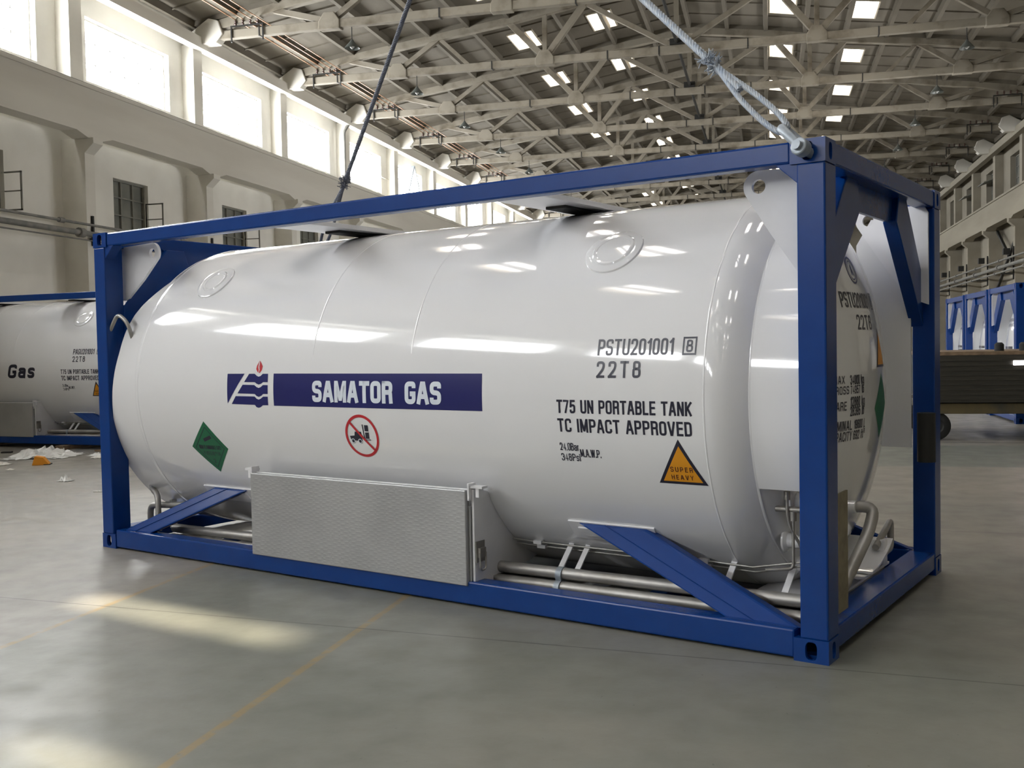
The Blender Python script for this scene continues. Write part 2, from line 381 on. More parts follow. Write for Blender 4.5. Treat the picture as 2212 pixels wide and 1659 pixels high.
def cut_bm(bm, step=.02, axis=1, both=False):
    for ax in ((0, 1) if both else (axis,)):
        vals = [v.co[ax] for v in bm.verts]; lo, hi = min(vals), max(vals); k = math.ceil(lo/step)
        no = (1,0,0) if ax == 0 else (0,1,0)
        while k*step < hi:
            co = (k*step,0,0) if ax == 0 else (0,k*step,0)
            bmesh.ops.bisect_plane(bm, geom=bm.verts[:]+bm.edges[:]+bm.faces[:], plane_co=co, plane_no=no); k += 1
    return bm
def bm_obj(bm, name, m, parent, fn, toward):
    for v in bm.verts: v.co = fn(v.co.x, v.co.y)
    bm.normal_update()
    for f in bm.faces:
        if f.normal.dot(toward(f.calc_center_median())) < 0: f.normal_flip()
    me = bpy.data.meshes.new(name); bm.to_mesh(me); bm.free()
    return link(name, me, m, parent)

# ================================================================ the hall
B = 6.05; Y0 = 23.9; K0, K1 = -10, 12       # bays: column lines at Y0 + B*k
XL, XR = -18.3, 12.3; XC = -3.0
YA, YB = Y0 + B*K0, Y0 + B*(K1+1)
ROOF_PTS = [(0, 14.42), (3.2, 14.0), (5.9, 13.56), (8.7, 13.2), (11.8, 12.78), (15.6, 12.15)]
def roof_z(o):
    o = abs(o)
    for (a, za), (b, zb) in zip(ROOF_PTS, ROOF_PTS[1:]):
        if o <= b: return za + (zb-za)*(o-a)/(b-a)
    return ROOF_PTS[-1][1]

struct(MB().add([(XL-.4,YA-.4,0),(XR+.4,YA-.4,0),(XR+.4,YB+.4,0),(XL-.4,YB+.4,0)], [(0,1,2,3)]).build('floor', FLOOR))

def holed_wall(name, x, thick, holes, ztop, m):
    ys = sorted({YA, YB} | {h[0] for h in holes} | {h[1] for h in holes}); zs = sorted({0, ztop} | {h[2] for h in holes} | {h[3] for h in holes})
    mb = MB()
    def solid(y, z): return not any(h[0] < y < h[1] and h[2] < z < h[3] for h in holes)
    for y0, y1 in zip(ys, ys[1:]):
        for z0, z1 in zip(zs, zs[1:]):
            if solid((y0+y1)/2, (z0+z1)/2):
                for xx in (x, x+thick): mb.add([(xx,y0,z0),(xx,y1,z0),(xx,y1,z1),(xx,y0,z1)], [(0,1,2,3)])
    a, b = x, x + thick
    for y0, y1, z0, z1 in holes:
        mb.add([(a,y0,z0),(b,y0,z0),(b,y1,z0),(a,y1,z0),(a,y0,z1),(b,y0,z1),(b,y1,z1),(a,y1,z1)], [(0,1,2,3),(4,5,6,7),(0,1,5,4),(3,2,6,7)])
    return struct(mb.build(name, m))
UW = (.97, 5.03, 9.2, 10.97); LW = (2.0, 3.7, 5.15, 6.68); RW = (2.2, 4.2, 9.3, 11.0)
cols = [Y0 + B*k for k in range(K0, K1+1)]
holed_wall('wall_left', XL, -.36, [(c+UW[0], c+UW[1], UW[2], UW[3]) for c in cols] + [(c+LW[0], c+LW[1], LW[2], LW[3]) for c in cols], 12.3, WALL)
RL = (.75, 5.3, .02, 3.4); RLK = (2, 3)
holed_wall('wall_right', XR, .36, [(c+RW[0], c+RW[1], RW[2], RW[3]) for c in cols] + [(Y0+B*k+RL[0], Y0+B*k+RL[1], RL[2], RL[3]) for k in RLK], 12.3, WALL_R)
for nm, y in (('wall_far', YB), ('wall_back', YA)):
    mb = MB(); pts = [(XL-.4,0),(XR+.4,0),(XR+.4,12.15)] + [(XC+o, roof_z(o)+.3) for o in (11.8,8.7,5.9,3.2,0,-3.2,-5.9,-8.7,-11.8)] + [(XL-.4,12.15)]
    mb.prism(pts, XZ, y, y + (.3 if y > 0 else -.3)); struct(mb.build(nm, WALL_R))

# windows of the side walls
nwin = 0
def win_name():
    global nwin; nwin += 1; return 'window_%d' % nwin
def grid_pane(x, y0, y1, z0, z1, gaps):
    ys = sorted({y0, y1} | {g[0] for g in gaps} | {g[1] for g in gaps}); zs = sorted({z0, z1} | {g[2] for g in gaps} | {g[3] for g in gaps}); mb = MB()
    for a, b in zip(ys, ys[1:]):
        for c, d in zip(zs, zs[1:]):
            if not any(g[0] < (a+b)/2 < g[1] and g[2] < (c+d)/2 < g[3] for g in gaps): mb.add([(x,a,c),(x,b,c),(x,b,d),(x,a,d)], [(0,1,2,3)])
    return mb
def upper_frame():
    mb = MB(); x = -.2; y0, y1, z0, z1 = UW
    for a, b in ((y0, y0+.045), (y1-.045, y1)): mb.box(x-.03, a, z0, x+.03, b, z1)
    for a, b in ((z0, z0+.045), (z1-.045, z1)): mb.box(x-.03, y0, a, x+.03, y1, b)
    for i in (1, 2, 3, 4, 5): yy = y0 + (y1-y0)*i/6; mb.box(x-.012, yy-.012, z0, x+.012, yy+.012, z1)
    for i in (1, 2): zz = z0 + (z1-z0)*i/3; mb.box(x-.012, y0, zz-.01, x+.012, y1, zz+.01)
    return mb
fr0 = None
for k, c in zip(range(K0, K1+1), cols):
    if fr0 is None:
        fr = upper_frame().build(win_name(), FRAME); pn0 = grid_pane(-.24, *UW, []).build('pane', PANE, fr); fr0 = fr
    else:
        fr = bpy.data.objects.new(win_name(), fr0.data); COL.objects.link(fr)
        gaps = []
        if k == -3: gaps = [(10.38-c, 10.72-c, 9.32, 10.72), (8.68-c, 8.92-c, 10.45, 10.86)]
        if gaps: grid_pane(-.24, *UW, gaps).build('pane', PANE, fr)
        else:
            p = pn0.copy(); COL.objects.link(p); p.parent = fr
    fr.location = (XL, c, 0); struct(fr)
    if k in (3, 4):
        mb = MB(); mb.hexa([(-.2,4.05,10.05),(-.2,5.0,10.05),(.42,5.0,9.8),(.42,4.05,9.8)], [(-.2,4.05,10.08),(-.2,5.0,10.08),(.42,5.0,9.83),(.42,4.05,9.83)])
        s = mb.build('open_sash', SASH, fr)
def dark_window(y0, y1, z0, z1, x, nx, nz):
    mb = MB()
    for a, b in ((y0, y0+.05), (y1-.05, y1)): mb.box(x-.03, a, z0, x+.03, b, z1)
    for a, b in ((z0, z0+.05), (z1-.05, z1)): mb.box(x-.03, y0, a, x+.03, y1, b)
    for i in range(1, nx): yy = y0 + (y1-y0)*i/nx; mb.box(x-.018, yy-.018, z0, x+.018, yy+.018, z1)
    for i in range(1, nz): zz = z0 + (z1-z0)*i/nz; mb.box(x-.018, y0, zz-.016, x+.018, y1, zz+.016)
    return mb
lw0 = None
for k, c in zip(range(K0, K1+1), cols):
    if lw0 is None:
        fr = dark_window(*LW, -.16, 3, 3).build(win_name(), FRAME); lw0 = fr; lp0 = grid_pane(-.2, *LW, []).build('pane', DGLASS, fr)
    else:
        fr = bpy.data.objects.new(win_name(), lw0.data); COL.objects.link(fr); p = lp0.copy(); COL.objects.link(p); p.parent = fr
    fr.location = (XL, c, 0); struct(fr)
    if k in (-1, 0, 1):
        mb = MB(); y = LW[1]; a = 5.18; b = 6.15
        for u0, u1, v0, v1 in ((0,.04,a,b),(.56,.6,a,b),(0,.6,a,a+.04),(0,.6,b-.04,b),(0,.6,5.65,5.68)): mb.box(-.1+u0, y+.0, v0, -.1+u1, y+.03, v1)
        mb.build('open_casement', FRAME, fr)
rw0 = None
for k, c in zip(range(K0, K1+1), cols):
    if k < 0: continue
    if rw0 is None:
        fr = dark_window(*RW, .3, 3, 3).build(win_name(), FRAME); rw0 = fr; rp0 = grid_pane(.33, *RW, []).build('pane', DGLASS, fr)
    else:
        fr = bpy.data.objects.new(win_name(), rw0.data); COL.objects.link(fr); p = rp0.copy(); COL.objects.link(p); p.parent = fr
    fr.location = (XR, c, 0); struct(fr)
    if k in (6, 7, 9):
        MB().hexa([(.2,2.25,10.55),(.2,4.1,10.55),(-.5,4.1,10.3),(-.5,2.25,10.3)], [(.2,2.25,10.6),(.2,4.1,10.6),(-.5,4.1,10.35),(-.5,2.25,10.35)]).build('open_sash', FRAME, fr)
for k in range(K0, 0):
    c = Y0 + B*k; fr = bpy.data.objects.new(win_name(), rw0.data); COL.objects.link(fr); fr.location = (XR, c, 0); struct(fr); p = rp0.copy(); COL.objects.link(p); p.parent = fr

# two glowing gates added to the right wall, unseen, to light the left wall
for i, k in enumerate(RLK):
    fr = dark_window(*RL, .2, 4, 3).build('door_%d' % (i+1), FRAME); grid_pane(.24, *RL, []).build('pane', FILL_GATE, fr); fr.location = (XR, Y0+B*k, 0); struct(fr)

# columns, corbels, runway beams and eaves beams are trim of the building
ntrim = 0
def trim(mb, m=TRIM, **kw):
    global ntrim; ntrim += 1; return struct(mb.build('trim_%d' % ntrim, m, **kw))
def column(sgn, xw):
    mb = MB(); f = lambda o: xw + sgn*o
    def bx(o0, o1, y0, y1, z0, z1): mb.box(min(f(o0), f(o1)), y0, z0, max(f(o0), f(o1)), y1, z1)
    bx(0, .72, -.2, .2, 0, 6.95)
    mb.prism([(f(0), 6.95), (f(.72), 6.95), (f(1.0), 7.2), (f(1.0), 7.34), (f(0), 7.34)], XZ, -.2, .2)
    bx(0, .42, -.26, .26, 8.55, 11.5)
    return mb
for sgn, xw in ((1, XL), (-1, XR)):
    c0 = None
    for k in range(K0 if sgn > 0 else -1, K1+1):
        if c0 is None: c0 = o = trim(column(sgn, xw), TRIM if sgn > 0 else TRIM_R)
        else:
            ntrim += 1; o = bpy.data.objects.new('trim_%d' % ntrim, c0.data); COL.objects.link(o); struct(o)
        o.location = (0, Y0 + B*k, 0)
# runway beams with haunches at each column
for x0, x1 in ((XL+.42, XL+.92), (XR-.92, XR-.42)):
    prof = []
    for c in cols: prof += [(c-.75, 7.45), (c-.3, 7.32), (c+.3, 7.32), (c+.75, 7.45)]
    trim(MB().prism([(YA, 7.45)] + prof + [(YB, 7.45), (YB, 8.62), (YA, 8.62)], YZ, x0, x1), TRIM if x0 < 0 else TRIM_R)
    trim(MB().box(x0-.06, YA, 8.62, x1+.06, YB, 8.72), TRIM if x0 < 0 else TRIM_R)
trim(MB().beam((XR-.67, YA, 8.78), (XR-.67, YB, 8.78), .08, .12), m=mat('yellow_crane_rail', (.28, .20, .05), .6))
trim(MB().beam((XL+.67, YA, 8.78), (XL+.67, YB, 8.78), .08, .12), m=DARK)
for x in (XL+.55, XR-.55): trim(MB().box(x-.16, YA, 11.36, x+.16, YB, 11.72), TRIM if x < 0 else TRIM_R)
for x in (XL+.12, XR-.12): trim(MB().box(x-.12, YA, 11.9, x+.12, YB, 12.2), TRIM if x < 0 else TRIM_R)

# ceiling: ribbed precast slabs with openings for the skylights
SKX = [(-6.6, -5.6), (-3.55, -2.6), (3.1, 4.1), (5.9, 6.9)]; SKY0, SKY1 = 2.1, 4.1
def build_ceiling():
    mb = MB(); cut = sorted({o for p in ROOF_PTS for o in (p[0], -p[0])} | {e for s in SKX for e in s})
    for y in cols:
        for a, b in zip(cut, cut[1:]):
            hole = any(s[0] - 1e-6 <= a and b <= s[1] + 1e-6 for s in SKX)
            segs = [(0, B)] if not hole else [(0, SKY0), (SKY1, B)]
            for u, v in segs:
                za, zb = roof_z(a), roof_z(b)
                mb.hexa([(XC+a,y+u,za),(XC+b,y+u,zb),(XC+b,y+v,zb),(XC+a,y+v,za)], [(XC+a,y+u,za+.08),(XC+b,y+u,zb+.08),(XC+b,y+v,zb+.08),(XC+a,y+v,za+.08)])
    o = -14.95
    while o < 15.2:
        z = roof_z(o)
        for c in cols: mb.hexa([(XC+o-.07,c+.02,z-.2),(XC+o+.07,c+.02,z-.2),(XC+o+.07,c+B-.02,z-.2),(XC+o-.07,c+B-.02,z-.2)], [(XC+o-.1,c+.02,z+.02),(XC+o+.1,c+.02,z+.02),(XC+o+.1,c+B-.02,z+.02),(XC+o-.1,c+B-.02,z+.02)])
        o += 1.495
    for c in cols:
        for u in (.09, B-.09):
            for a, b in zip(cut, cut[1:]):
                za, zb = roof_z(a), roof_z(b); mb.hexa([(XC+a,c+u-.06,za-.16),(XC+b,c+u-.06,zb-.16),(XC+b,c+u+.06,zb-.16),(XC+a,c+u+.06,za-.16)], [(XC+a,c+u-.06,za+.02),(XC+b,c+u-.06,zb+.02),(XC+b,c+u+.06,zb+.02),(XC+a,c+u+.06,za+.02)])
        for u in (1.6, 3.1, 4.6):
            for a, b in zip(cut, cut[1:]):
                if any(s[0] - .2 <= a and b <= s[1] + .2 for s in SKX) and SKY0 - .1 < u < SKY1 + .1: continue
                za, zb = roof_z(a), roof_z(b); mb.hexa([(XC+a,c+u-.03,za-.05),(XC+b,c+u-.03,zb-.05),(XC+b,c+u+.03,zb-.05),(XC+a,c+u+.03,za-.05)], [(XC+a,c+u-.04,za+.02),(XC+b,c+u-.04,zb+.02),(XC+b,c+u+.04,zb+.02),(XC+a,c+u+.04,za+.02)])
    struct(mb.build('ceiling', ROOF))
build_ceiling()
for a, b in SKX:
    f0 = None
    for k, c in zip(range(K0, K1+1), cols):
        if f0 is None:
            za, zb = roof_z(a), roof_z(b); h = .42; mb = MB(); t = .05
            for y in (SKY0, SKY1-t): mb.hexa([(XC+a,y,za-.06),(XC+b,y,zb-.06),(XC+b,y+t,zb-.06),(XC+a,y+t,za-.06)], [(XC+a,y,za+h),(XC+b,y,zb+h),(XC+b,y+t,zb+h),(XC+a,y+t,za+h)])
            for x, z in ((a, za), (b-t, zb)): mb.hexa([(XC+x,SKY0,z-.06),(XC+x+t,SKY0,z-.06),(XC+x+t,SKY1,z-.06),(XC+x,SKY1,z-.06)], [(XC+x,SKY0,z+h),(XC+x+t,SKY0,z+h),(XC+x+t,SKY1,z+h),(XC+x,SKY1,z+h)])
            fr = f0 = mb.build(win_name(), CURB)
            mb = MB(); mb.hexa([(XC+a-.02,SKY0-.02,za+h),(XC+b+.02,SKY0-.02,zb+h),(XC+b+.02,SKY1+.02,zb+h),(XC+a-.02,SKY1+.02,za+h)], [(XC+a-.02,SKY0-.02,za+h+.03),(XC+b+.02,SKY0-.02,zb+h+.03),(XC+b+.02,SKY1+.02,zb+h+.03),(XC+a-.02,SKY1+.02,za+h+.03)])
            p0 = mb.build('pane', SKY, fr)
            mb = MB()
            for u in (.35, .7): y = SKY0 + (SKY1-SKY0)*u; mb.beam((XC+a, y, za+h-.02), (XC+b, y, zb+h-.02), .03, .03)
            g0 = mb.build('glazing_bar', FRAME, fr)
        else:
            fr = bpy.data.objects.new(win_name(), f0.data); COL.objects.link(fr)
            for q in (p0, g0): p = q.copy(); COL.objects.link(p); p.parent = fr
        fr.location = (0, c, 0); struct(fr)

# ---------------------------------------------------------------- roof trusses
BZ = 11.75
BN = [14.2, 10.2, 4.65, 0]
TN = [(14.4, 12.0), (11.8, 12.52), (8.7, 12.95), (5.9, 13.3), (3.2, 13.74), (0, 14.15)]
ORD = ['first', 'second', 'third', 'fourth', 'fifth', 'sixth', 'seventh', 'eighth', 'ninth', 'tenth', 'eleventh', 'twelfth', 'thirteenth']
def make_truss():
    t = empty('roof_truss')
    MB().box(-14.55, -.12, BZ-.13, 14.55, .12, BZ+.13).build('bottom_chord', TRUSS, t, bevel=.02)
    mb = MB(); tp = TN + [(-o, z) for o, z in reversed(TN[:-1])]
    mb.prism([(o, z+.15) for o, z in tp] + [(o, z-.15) for o, z in reversed(tp)], XZ, -.13, .13); mb.build('top_chord', TRUSS, t, bevel=.02)
    for s in (1, -1):
        def br(a, b, wd=.17):
            MB().beam((s*a[0], 0, a[1]), (s*b[0], 0, b[1]), wd, wd, up=(0,1,0)).build('diagonal', TRUSS, t)
        br((10.2, BZ+.1), (12.2, 12.4)); br((10.2, BZ+.1), (8.6, 12.9)); br((4.65, BZ+.1), (5.95, 13.2), .2); br((4.65, BZ+.1), (3.2, 13.65), .2); br((0.1, BZ+.1), (3.1, 13.6), .16); br((7.5, BZ+.1), (8.6, 12.9), .14)
        MB().beam((s*4.65, 0, BZ), (s*4.65, 0, 13.45), .16, .16, up=(0,1,0)).build('post', TRUSS, t)
        for o, w2 in ((10.2, .36), (4.65, .34)):
            mb = MB(); mb.prism([(s*o-w2, BZ-.16), (s*o+w2, BZ-.16), (s*o+w2, BZ+.1), (s*o+w2*.5, BZ+.36), (s*o-w2*.5, BZ+.36), (s*o-w2, BZ+.1)], XZ, -.16, .16); mb.build('gusset', TRUSS, t, bevel=.03)
        mb = MB(); mb.prism([(s*15.0, 11.5), (s*14.1, 11.5), (s*13.85, BZ+.02), (s*14.0, 12.2), (s*14.35, 12.3), (s*14.75, BZ+.3), (s*15.0, BZ+.15)], XZ, -.2, .2); mb.build('bearing_block', TRIM, t, bevel=.03)
        for o in (12.6, 6.6, 2.4): MB().box(s*o-.02, -.135, BZ-.145, s*o+.02, .135, BZ+.145).build('strap', DARK, t)
    MB().beam((0, 0, BZ), (0, 0, 14.1), .16, .16, up=(0,1,0)).build('post', TRUSS, t)
    for o in (.6, -.6): MB().box(o-.02, -.135, BZ-.145, o+.02, .135, BZ+.145).build('strap', DARK, t)
    return t
truss0 = make_truss(); TK = list(range(0, K1+1))
trusses = []
for i, k in enumerate(TK):
    t = truss0 if i == 0 else copy_tree(truss0)
    t.location = (XC, Y0 + B*k, 0)
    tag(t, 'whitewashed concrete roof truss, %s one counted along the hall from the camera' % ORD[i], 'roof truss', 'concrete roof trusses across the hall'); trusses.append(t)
# lamps under the trusses, racks at their ends
def make_lamp():
    t = empty('pendant_lamp')
    MB().tube([(0,0,0),(0,0,-.42)], .015, 6).build('rod', DARK, t)
    MB().lathe([(-.38, .03), (-.45, .07), (-.62, .22), (-.66, .24), (-.64, .22), (-.46, .05)], lambda h, r, a: (r*math.cos(a), r*math.sin(a), h), 16).build('lamp_shade', mat('enamel_shade', (.10, .11, .10), .4), t, smooth=40)
    MB().lathe([(-.50, .02), (-.55, .07), (-.62, .075), (-.69, .0)], lambda h, r, a: (r*math.cos(a), r*math.sin(a), h), 12).build('bulb', mat('milky_bulb', (.6, .6, .58), .3), t, smooth=60)
    return t
lamp0 = None
for i, k in enumerate(TK):
    if i > 8: break
    for sd_, o in (('left', -9.5), ('right', 9.3)):
        if lamp0 is None: lamp0 = l = make_lamp()
        else: l = copy_tree(lamp0)
        l.location = (XC+o, Y0+B*k, BZ-.13)
        tag(l, 'dark bell-shaped pendant lamp under the %s half of the %s truss from the camera' % (sd_, ORD[i]), 'lamp', 'pendant lamps under the trusses')
def make_rack():
    t = empty('insulator_rack'); mb = MB()
    for x in (-.55, .55): mb.box(x-.02, -.02, -.1, x+.02, .02, .42)
    mb.box(-.57, -.025, .38, .57, .025, .42); mb.build('frame', DARK, t)
    for i in range(4):
        x = -.4 + .26*i; MB().lathe([(.42, .03), (.46, .05), (.5, .03), (.54, .05), (.58, .02)], lambda h, r, a, x=x: (x+r*math.cos(a), r*math.sin(a), h), 10).build('insulator', mat('brown_porcelain', (.10, .06, .05), .3) if not bpy.data.materials.get('brown_porcelain') else bpy.data.materials['brown_porcelain'], t, smooth=50)
    return t
rack0 = None
for i, k in enumerate(TK):
    for sd_, x in (('left', XL+2.3), ('right', XR-2.3)):
        if rack0 is None: rack0 = r_ = make_rack()
        else: r_ = copy_tree(rack0)
        r_.location = (x, Y0+B*k-.16, BZ+.13-.32)
        tag(r_, 'black insulator rack on the %s end of the %s truss from the camera' % (sd_, ORD[i]), 'insulator rack', 'insulator racks at the truss ends')
for j in range(4):
    x = XL + 1.9 + .26*j; y0 = Y0; z = BZ + .42
    tag(MB().tube([(x, y0-1, z), (x, YB-2, z)], .016, 6).build('busbar', COPPER), 'thin copper busbar running on the left truss ends, %s from the left wall' % ORD[j], 'busbar', 'copper busbars along the left side')
mb = MB().tube([(XC, Y0, BZ+.22), (XC, YB-2, BZ+.22)], .055, 8); cp = mb.build('conduit_pipe', DARK); tag(cp, 'dark conduit running along the hall over the middle of the trusses', 'pipe')
for k in TK: MB().box(XC-.22, Y0+B*k-.2, BZ+.13, XC+.22, Y0+B*k+.2, BZ+.33).build('junction_box', DARK, cp)

# ---------------------------------------------------------------- pipes on the walls
def pipe_run(x, y0, y1, z, r, label, fl=()):
    o = MB().tube([(x, y0, z), (x, y1, z)], r, 12).build('utility_pipe', PIPEP, smooth=40); tag(o, label, 'pipe')
    for y in fl: MB().tube([(x, y-.09, z), (x, y+.09, z)], r*1.5+.015, 12).build('flange', PIPEP, o, smooth=40)
    return o
pipe_run(XL+.86, YA+1, YB-1, 5.03, .035, 'thin grey pipe, upper of the three on the left wall', (22.5, 28, 34))
pipe_run(XL+.90, YA+1, YB-1, 4.78, .075, 'thick grey pipe between two thin ones on the left wall', (23.2, 29.5))
pipe_run(XL+.84, YA+1, YB-1, 4.62, .02, 'thinnest grey pipe, lowest of the three on the left wall')
for i, k in enumerate(range(-1, 6)):
    br_ = empty('pipe_bracket', (XL+.72, Y0+B*k, 4.5))
    MB().box(0, -.03, 0, .06, .03, .8).build('post', DARK, br_); MB().box(0, -.12, .14, .34, .12, .19).build('arm', DARK, br_)
    tag(br_, 'dark pipe bracket on the left wall column at the %s bay from the left edge' % ORD[i], 'bracket', 'pipe brackets on the left wall')
for x, z, r, lb in ((XR-.95, 5.45, .05, 'upper thin pipe of the right wall bundle'), (XR-.98, 5.1, .09, 'thick pipe of the right wall bundle'), (XR-1.15, 4.8, .045, 'lower thin pipe of the right wall bundle')):
    pipe_run(x, 20, YB-1, z, r, lb, [48+B*i+2.2 for i in range(8)])
for i, k in enumerate(range(3, 11)):
    br_ = empty('pipe_bracket', (XR-.72, Y0+B*k, 4.4))
    MB().box(-.06, -.05, 0, 0, .05, 1.6).build('post', DARK, br_); MB().box(-.6, -.06, .25, 0, .06, .32).build('arm', DARK, br_)
    MB().box(-.5, -.14, 1.2, -.2, .14, 1.5).build('valve_box', DARK, br_)
    tag(br_, 'dark pipe bracket with valve box on the right wall, %s counted away' % ORD[i], 'bracket', 'pipe brackets on the right wall')
dp0 = MB().tube(fillet([(XL+.75, Y0+3*B+.1, 11.9), (XL+.52, Y0+3*B-.62, 11.0), (XL+.52, Y0+3*B-.62, 8.72)], .15), .07, 10).build('downpipe', PIPEP, smooth=50); tag(dp0, 'grey rainwater downpipe bent onto the left wall column behind the dark sling', 'pipe')
vb = empty('window_brace', (XL+.34, Y0+4*B+.3, 8.9))
for a, b in (((0, 2.45, 2.2), (0, .9, -.19)), ((0, 2.45, 2.2), (0, 3.9, -.19))): MB().beam(a, b, .16, .1).build('bracing_bar', GALV, vb)
tag(vb, 'inverted V of steel bars standing in front of an upper left window', 'bracing')
cb = empty('cross_bracing', (XR-.3, Y0+5*B, 0))
for a, b in (((0,.2,4.2),(0,B-.2,7.3)), ((0,.2,7.3),(0,B-.2,4.2))): MB().beam(a, b, .12, .12).build('bracing_bar', DARK, cb)
tag(cb, 'dark steel cross bracing between two right wall columns near the right edge', 'bracing')

# ================================================================ tank containers
L, W, H = 6.058, 2.438, 2.591
RT, YC, ZC = 1.205, 1.219, 1.298
XS0, XS1, HD = .52, 5.40, .53
def on_tank(x, phi, r=RT): return (x, YC - r*math.cos(phi), ZC + r*math.sin(phi))
def cyl_fn(off=.0012): return lambda u, v: on_tank(u, v/RT, RT+off)
def cyl_to(c): return Vector((0, c.y-YC, c.z-ZC))
def head_x(y, z, off=.0015):
    q = 1 - ((y-YC)**2 + (z-ZC)**2)/RT**2; return XS1 + HD*math.sqrt(max(q, 0)) + off
def head_fn(off=.0015): return lambda u, v: (head_x(u, v, off), u, v)
def decal(bm, name, m, par, off=.0012, step=.02):
    o = bm_obj(cut_bm(bm, step), name, m, par, cyl_fn(off), cyl_to); o['own'] = 1; return o
def hdecal(bm, name, m, par, off=.0015):
    o = bm_obj(cut_bm(bm, .03, both=True), name, m, par, head_fn(off), lambda c: Vector((1,0,0))); o['own'] = 1; return o
def text(s, par, u0, v0, u1, v1, m=None, name='lettering', off=.0014, **kw):
    return decal(text_bm(s, u0, v0, u1, v1, **kw), name, m or BLACKV, par, off)
def htext(parts, par, name='lettering'):
    return hdecal(merge_bm([text_bm(s, *bx) for s, bx in parts]), name, BLACKV, par)

def mir(mb):   # mirror a mesh builder to the other long side
    mb.v = [(x, W-y, z) for x, y, z in mb.v]; return mb
def mirx(mb):
    mb.v = [(L-x, y, z) for x, y, z in mb.v]; return mb

def corner_fitting(par, x, y, z, sx, sy):
    # 178 x 162 x 118 casting, hollow, with slots; (x, y, z) = outer corner
    lx, ly, lz = .178, .162, .118; mb = MB(); t = .016
    def face(w2, h2, ow, oh, fn):
        n = 40; crn = [math.atan2(h2, w2), PI-math.atan2(h2, w2), PI+math.atan2(h2, w2), 2*PI-math.atan2(h2, w2)]
        an = sorted([2*PI*i/n for i in range(n)] + crn); n = len(an); outer = []; inner = []
        for a in an:
            c, s_ = math.cos(a), math.sin(a); k = min(w2/abs(c) if abs(c) > 1e-9 else 1e9, h2/abs(s_) if abs(s_) > 1e-9 else 1e9); outer.append((c*k, s_*k))
            # stadium-like oval
            e = 3.0; k2 = 1/((abs(c/ow)**e + abs(s_/oh)**e)**(1/e)); inner.append((c*k2, s_*k2))
        vs = [fn(a, b, 0) for a, b in outer] + [fn(a, b, 0) for a, b in inner] + [fn(a, b, t*1.6) for a, b in inner]
        fs = []
        for i in range(n):
            j = (i+1) % n; fs.append((i, j, n+j, n+i)); fs.append((n+i, n+j, 2*n+j, 2*n+i))
        mb.add(vs, fs)
    cx, cy_, cz = x + sx*lx/2, y + sy*ly/2, z + lz/2
    face(lx/2, lz/2, .030, .046, lambda a, b, d: (cx+a, y + sy*d, cz+b))                  # long side
    face(ly/2, lz/2, .026, .042, lambda a, b, d: (x + sx*d, cy_+a, cz+b))                  # end side
    zt = z + lz if z > 1 else z; sg = -1 if z > 1 else 1
    face(lx/2, ly/2, .055, .032, lambda a, b, d: (cx+a, cy_+b, zt + sg*d))
    zo = z if z > 1 else z + lz; x1, y1 = x + sx*lx, y + sy*ly
    mb.add([(x,y,zo),(x1,y,zo),(x1,y1,zo),(x,y1,zo)], [(0,1,2,3)])
    mb.add([(x1,y,z),(x1,y1,z),(x1,y1,z+lz),(x1,y,z+lz)], [(0,1,2,3)])
    mb.add([(x,y1,z),(x1,y1,z),(x1,y1,z+lz),(x,y1,z+lz)], [(0,1,2,3)])
    return mb.build('corner_fitting', BLUE, par, merge=True)

def ring_sector(x0, x1, r, p0, p1, t=.012, n=40):
    mb = MB()
    for rr in (r, r-t):
        mb.lathe([(x0, rr), (x1, rr)], lambda h, q, a: on_tank(h, a, q), n, p0, p1, closed=False)
    for x in (x0, x1): mb.lathe([(x, r), (x, r-t)], lambda h, q, a: on_tank(h, a, q), n, p0, p1, closed=False)
    for p in (p0, p1): mb.add([on_tank(x0,p,r), on_tank(x1,p,r), on_tank(x1,p,r-t), on_tank(x0,p,r-t)], [(0,1,2,3)])
    return mb
def edge_skirt(tab, x1, r, t=.012):
    mb = MB(); n = len(tab); sub = []
    for (p, x), (q, y) in zip(tab, tab[1:]):
        for i in range(4): f = i/4; sub.append((p+(q-p)*f, x+(y-x)*f))
    sub.append(tab[-1]); n = len(sub); vs = []; fs = []
    for p, x in sub:
        a = math.radians(p); vs += [on_tank(x, a, r), on_tank(x1, a, r), on_tank(x1, a, r-t), on_tank(x, a, r-t)]
    for i in range(n-1):
        for k in range(4): fs.append((i*4+k, i*4+(k+1)%4, i*4+4+(k+1)%4, i*4+4+k))
    fs += [(0,1,2,3), (n*4-1,n*4-2,n*4-3,n*4-4)]
    return mb.add(vs, fs)
def bead(x, r, rad=.006, p0=-90, p1=270):
    n = 160; mb = MB(); vs = []; fs = []
    for i in range(n):
        a = math.radians(p0 + (p1-p0)*i/(n-1))
        for k in range(6):
            b = 2*PI*k/6; vs.append(on_tank(x + rad*math.cos(b)*1.4, a, r + rad*.6*math.sin(b)))
    for i in range(n-1):
        for k in range(6): fs.append((i*6+k, i*6+(k+1)%6, (i+1)*6+(k+1)%6, (i+1)*6+k))
    return mb.add(vs, fs)

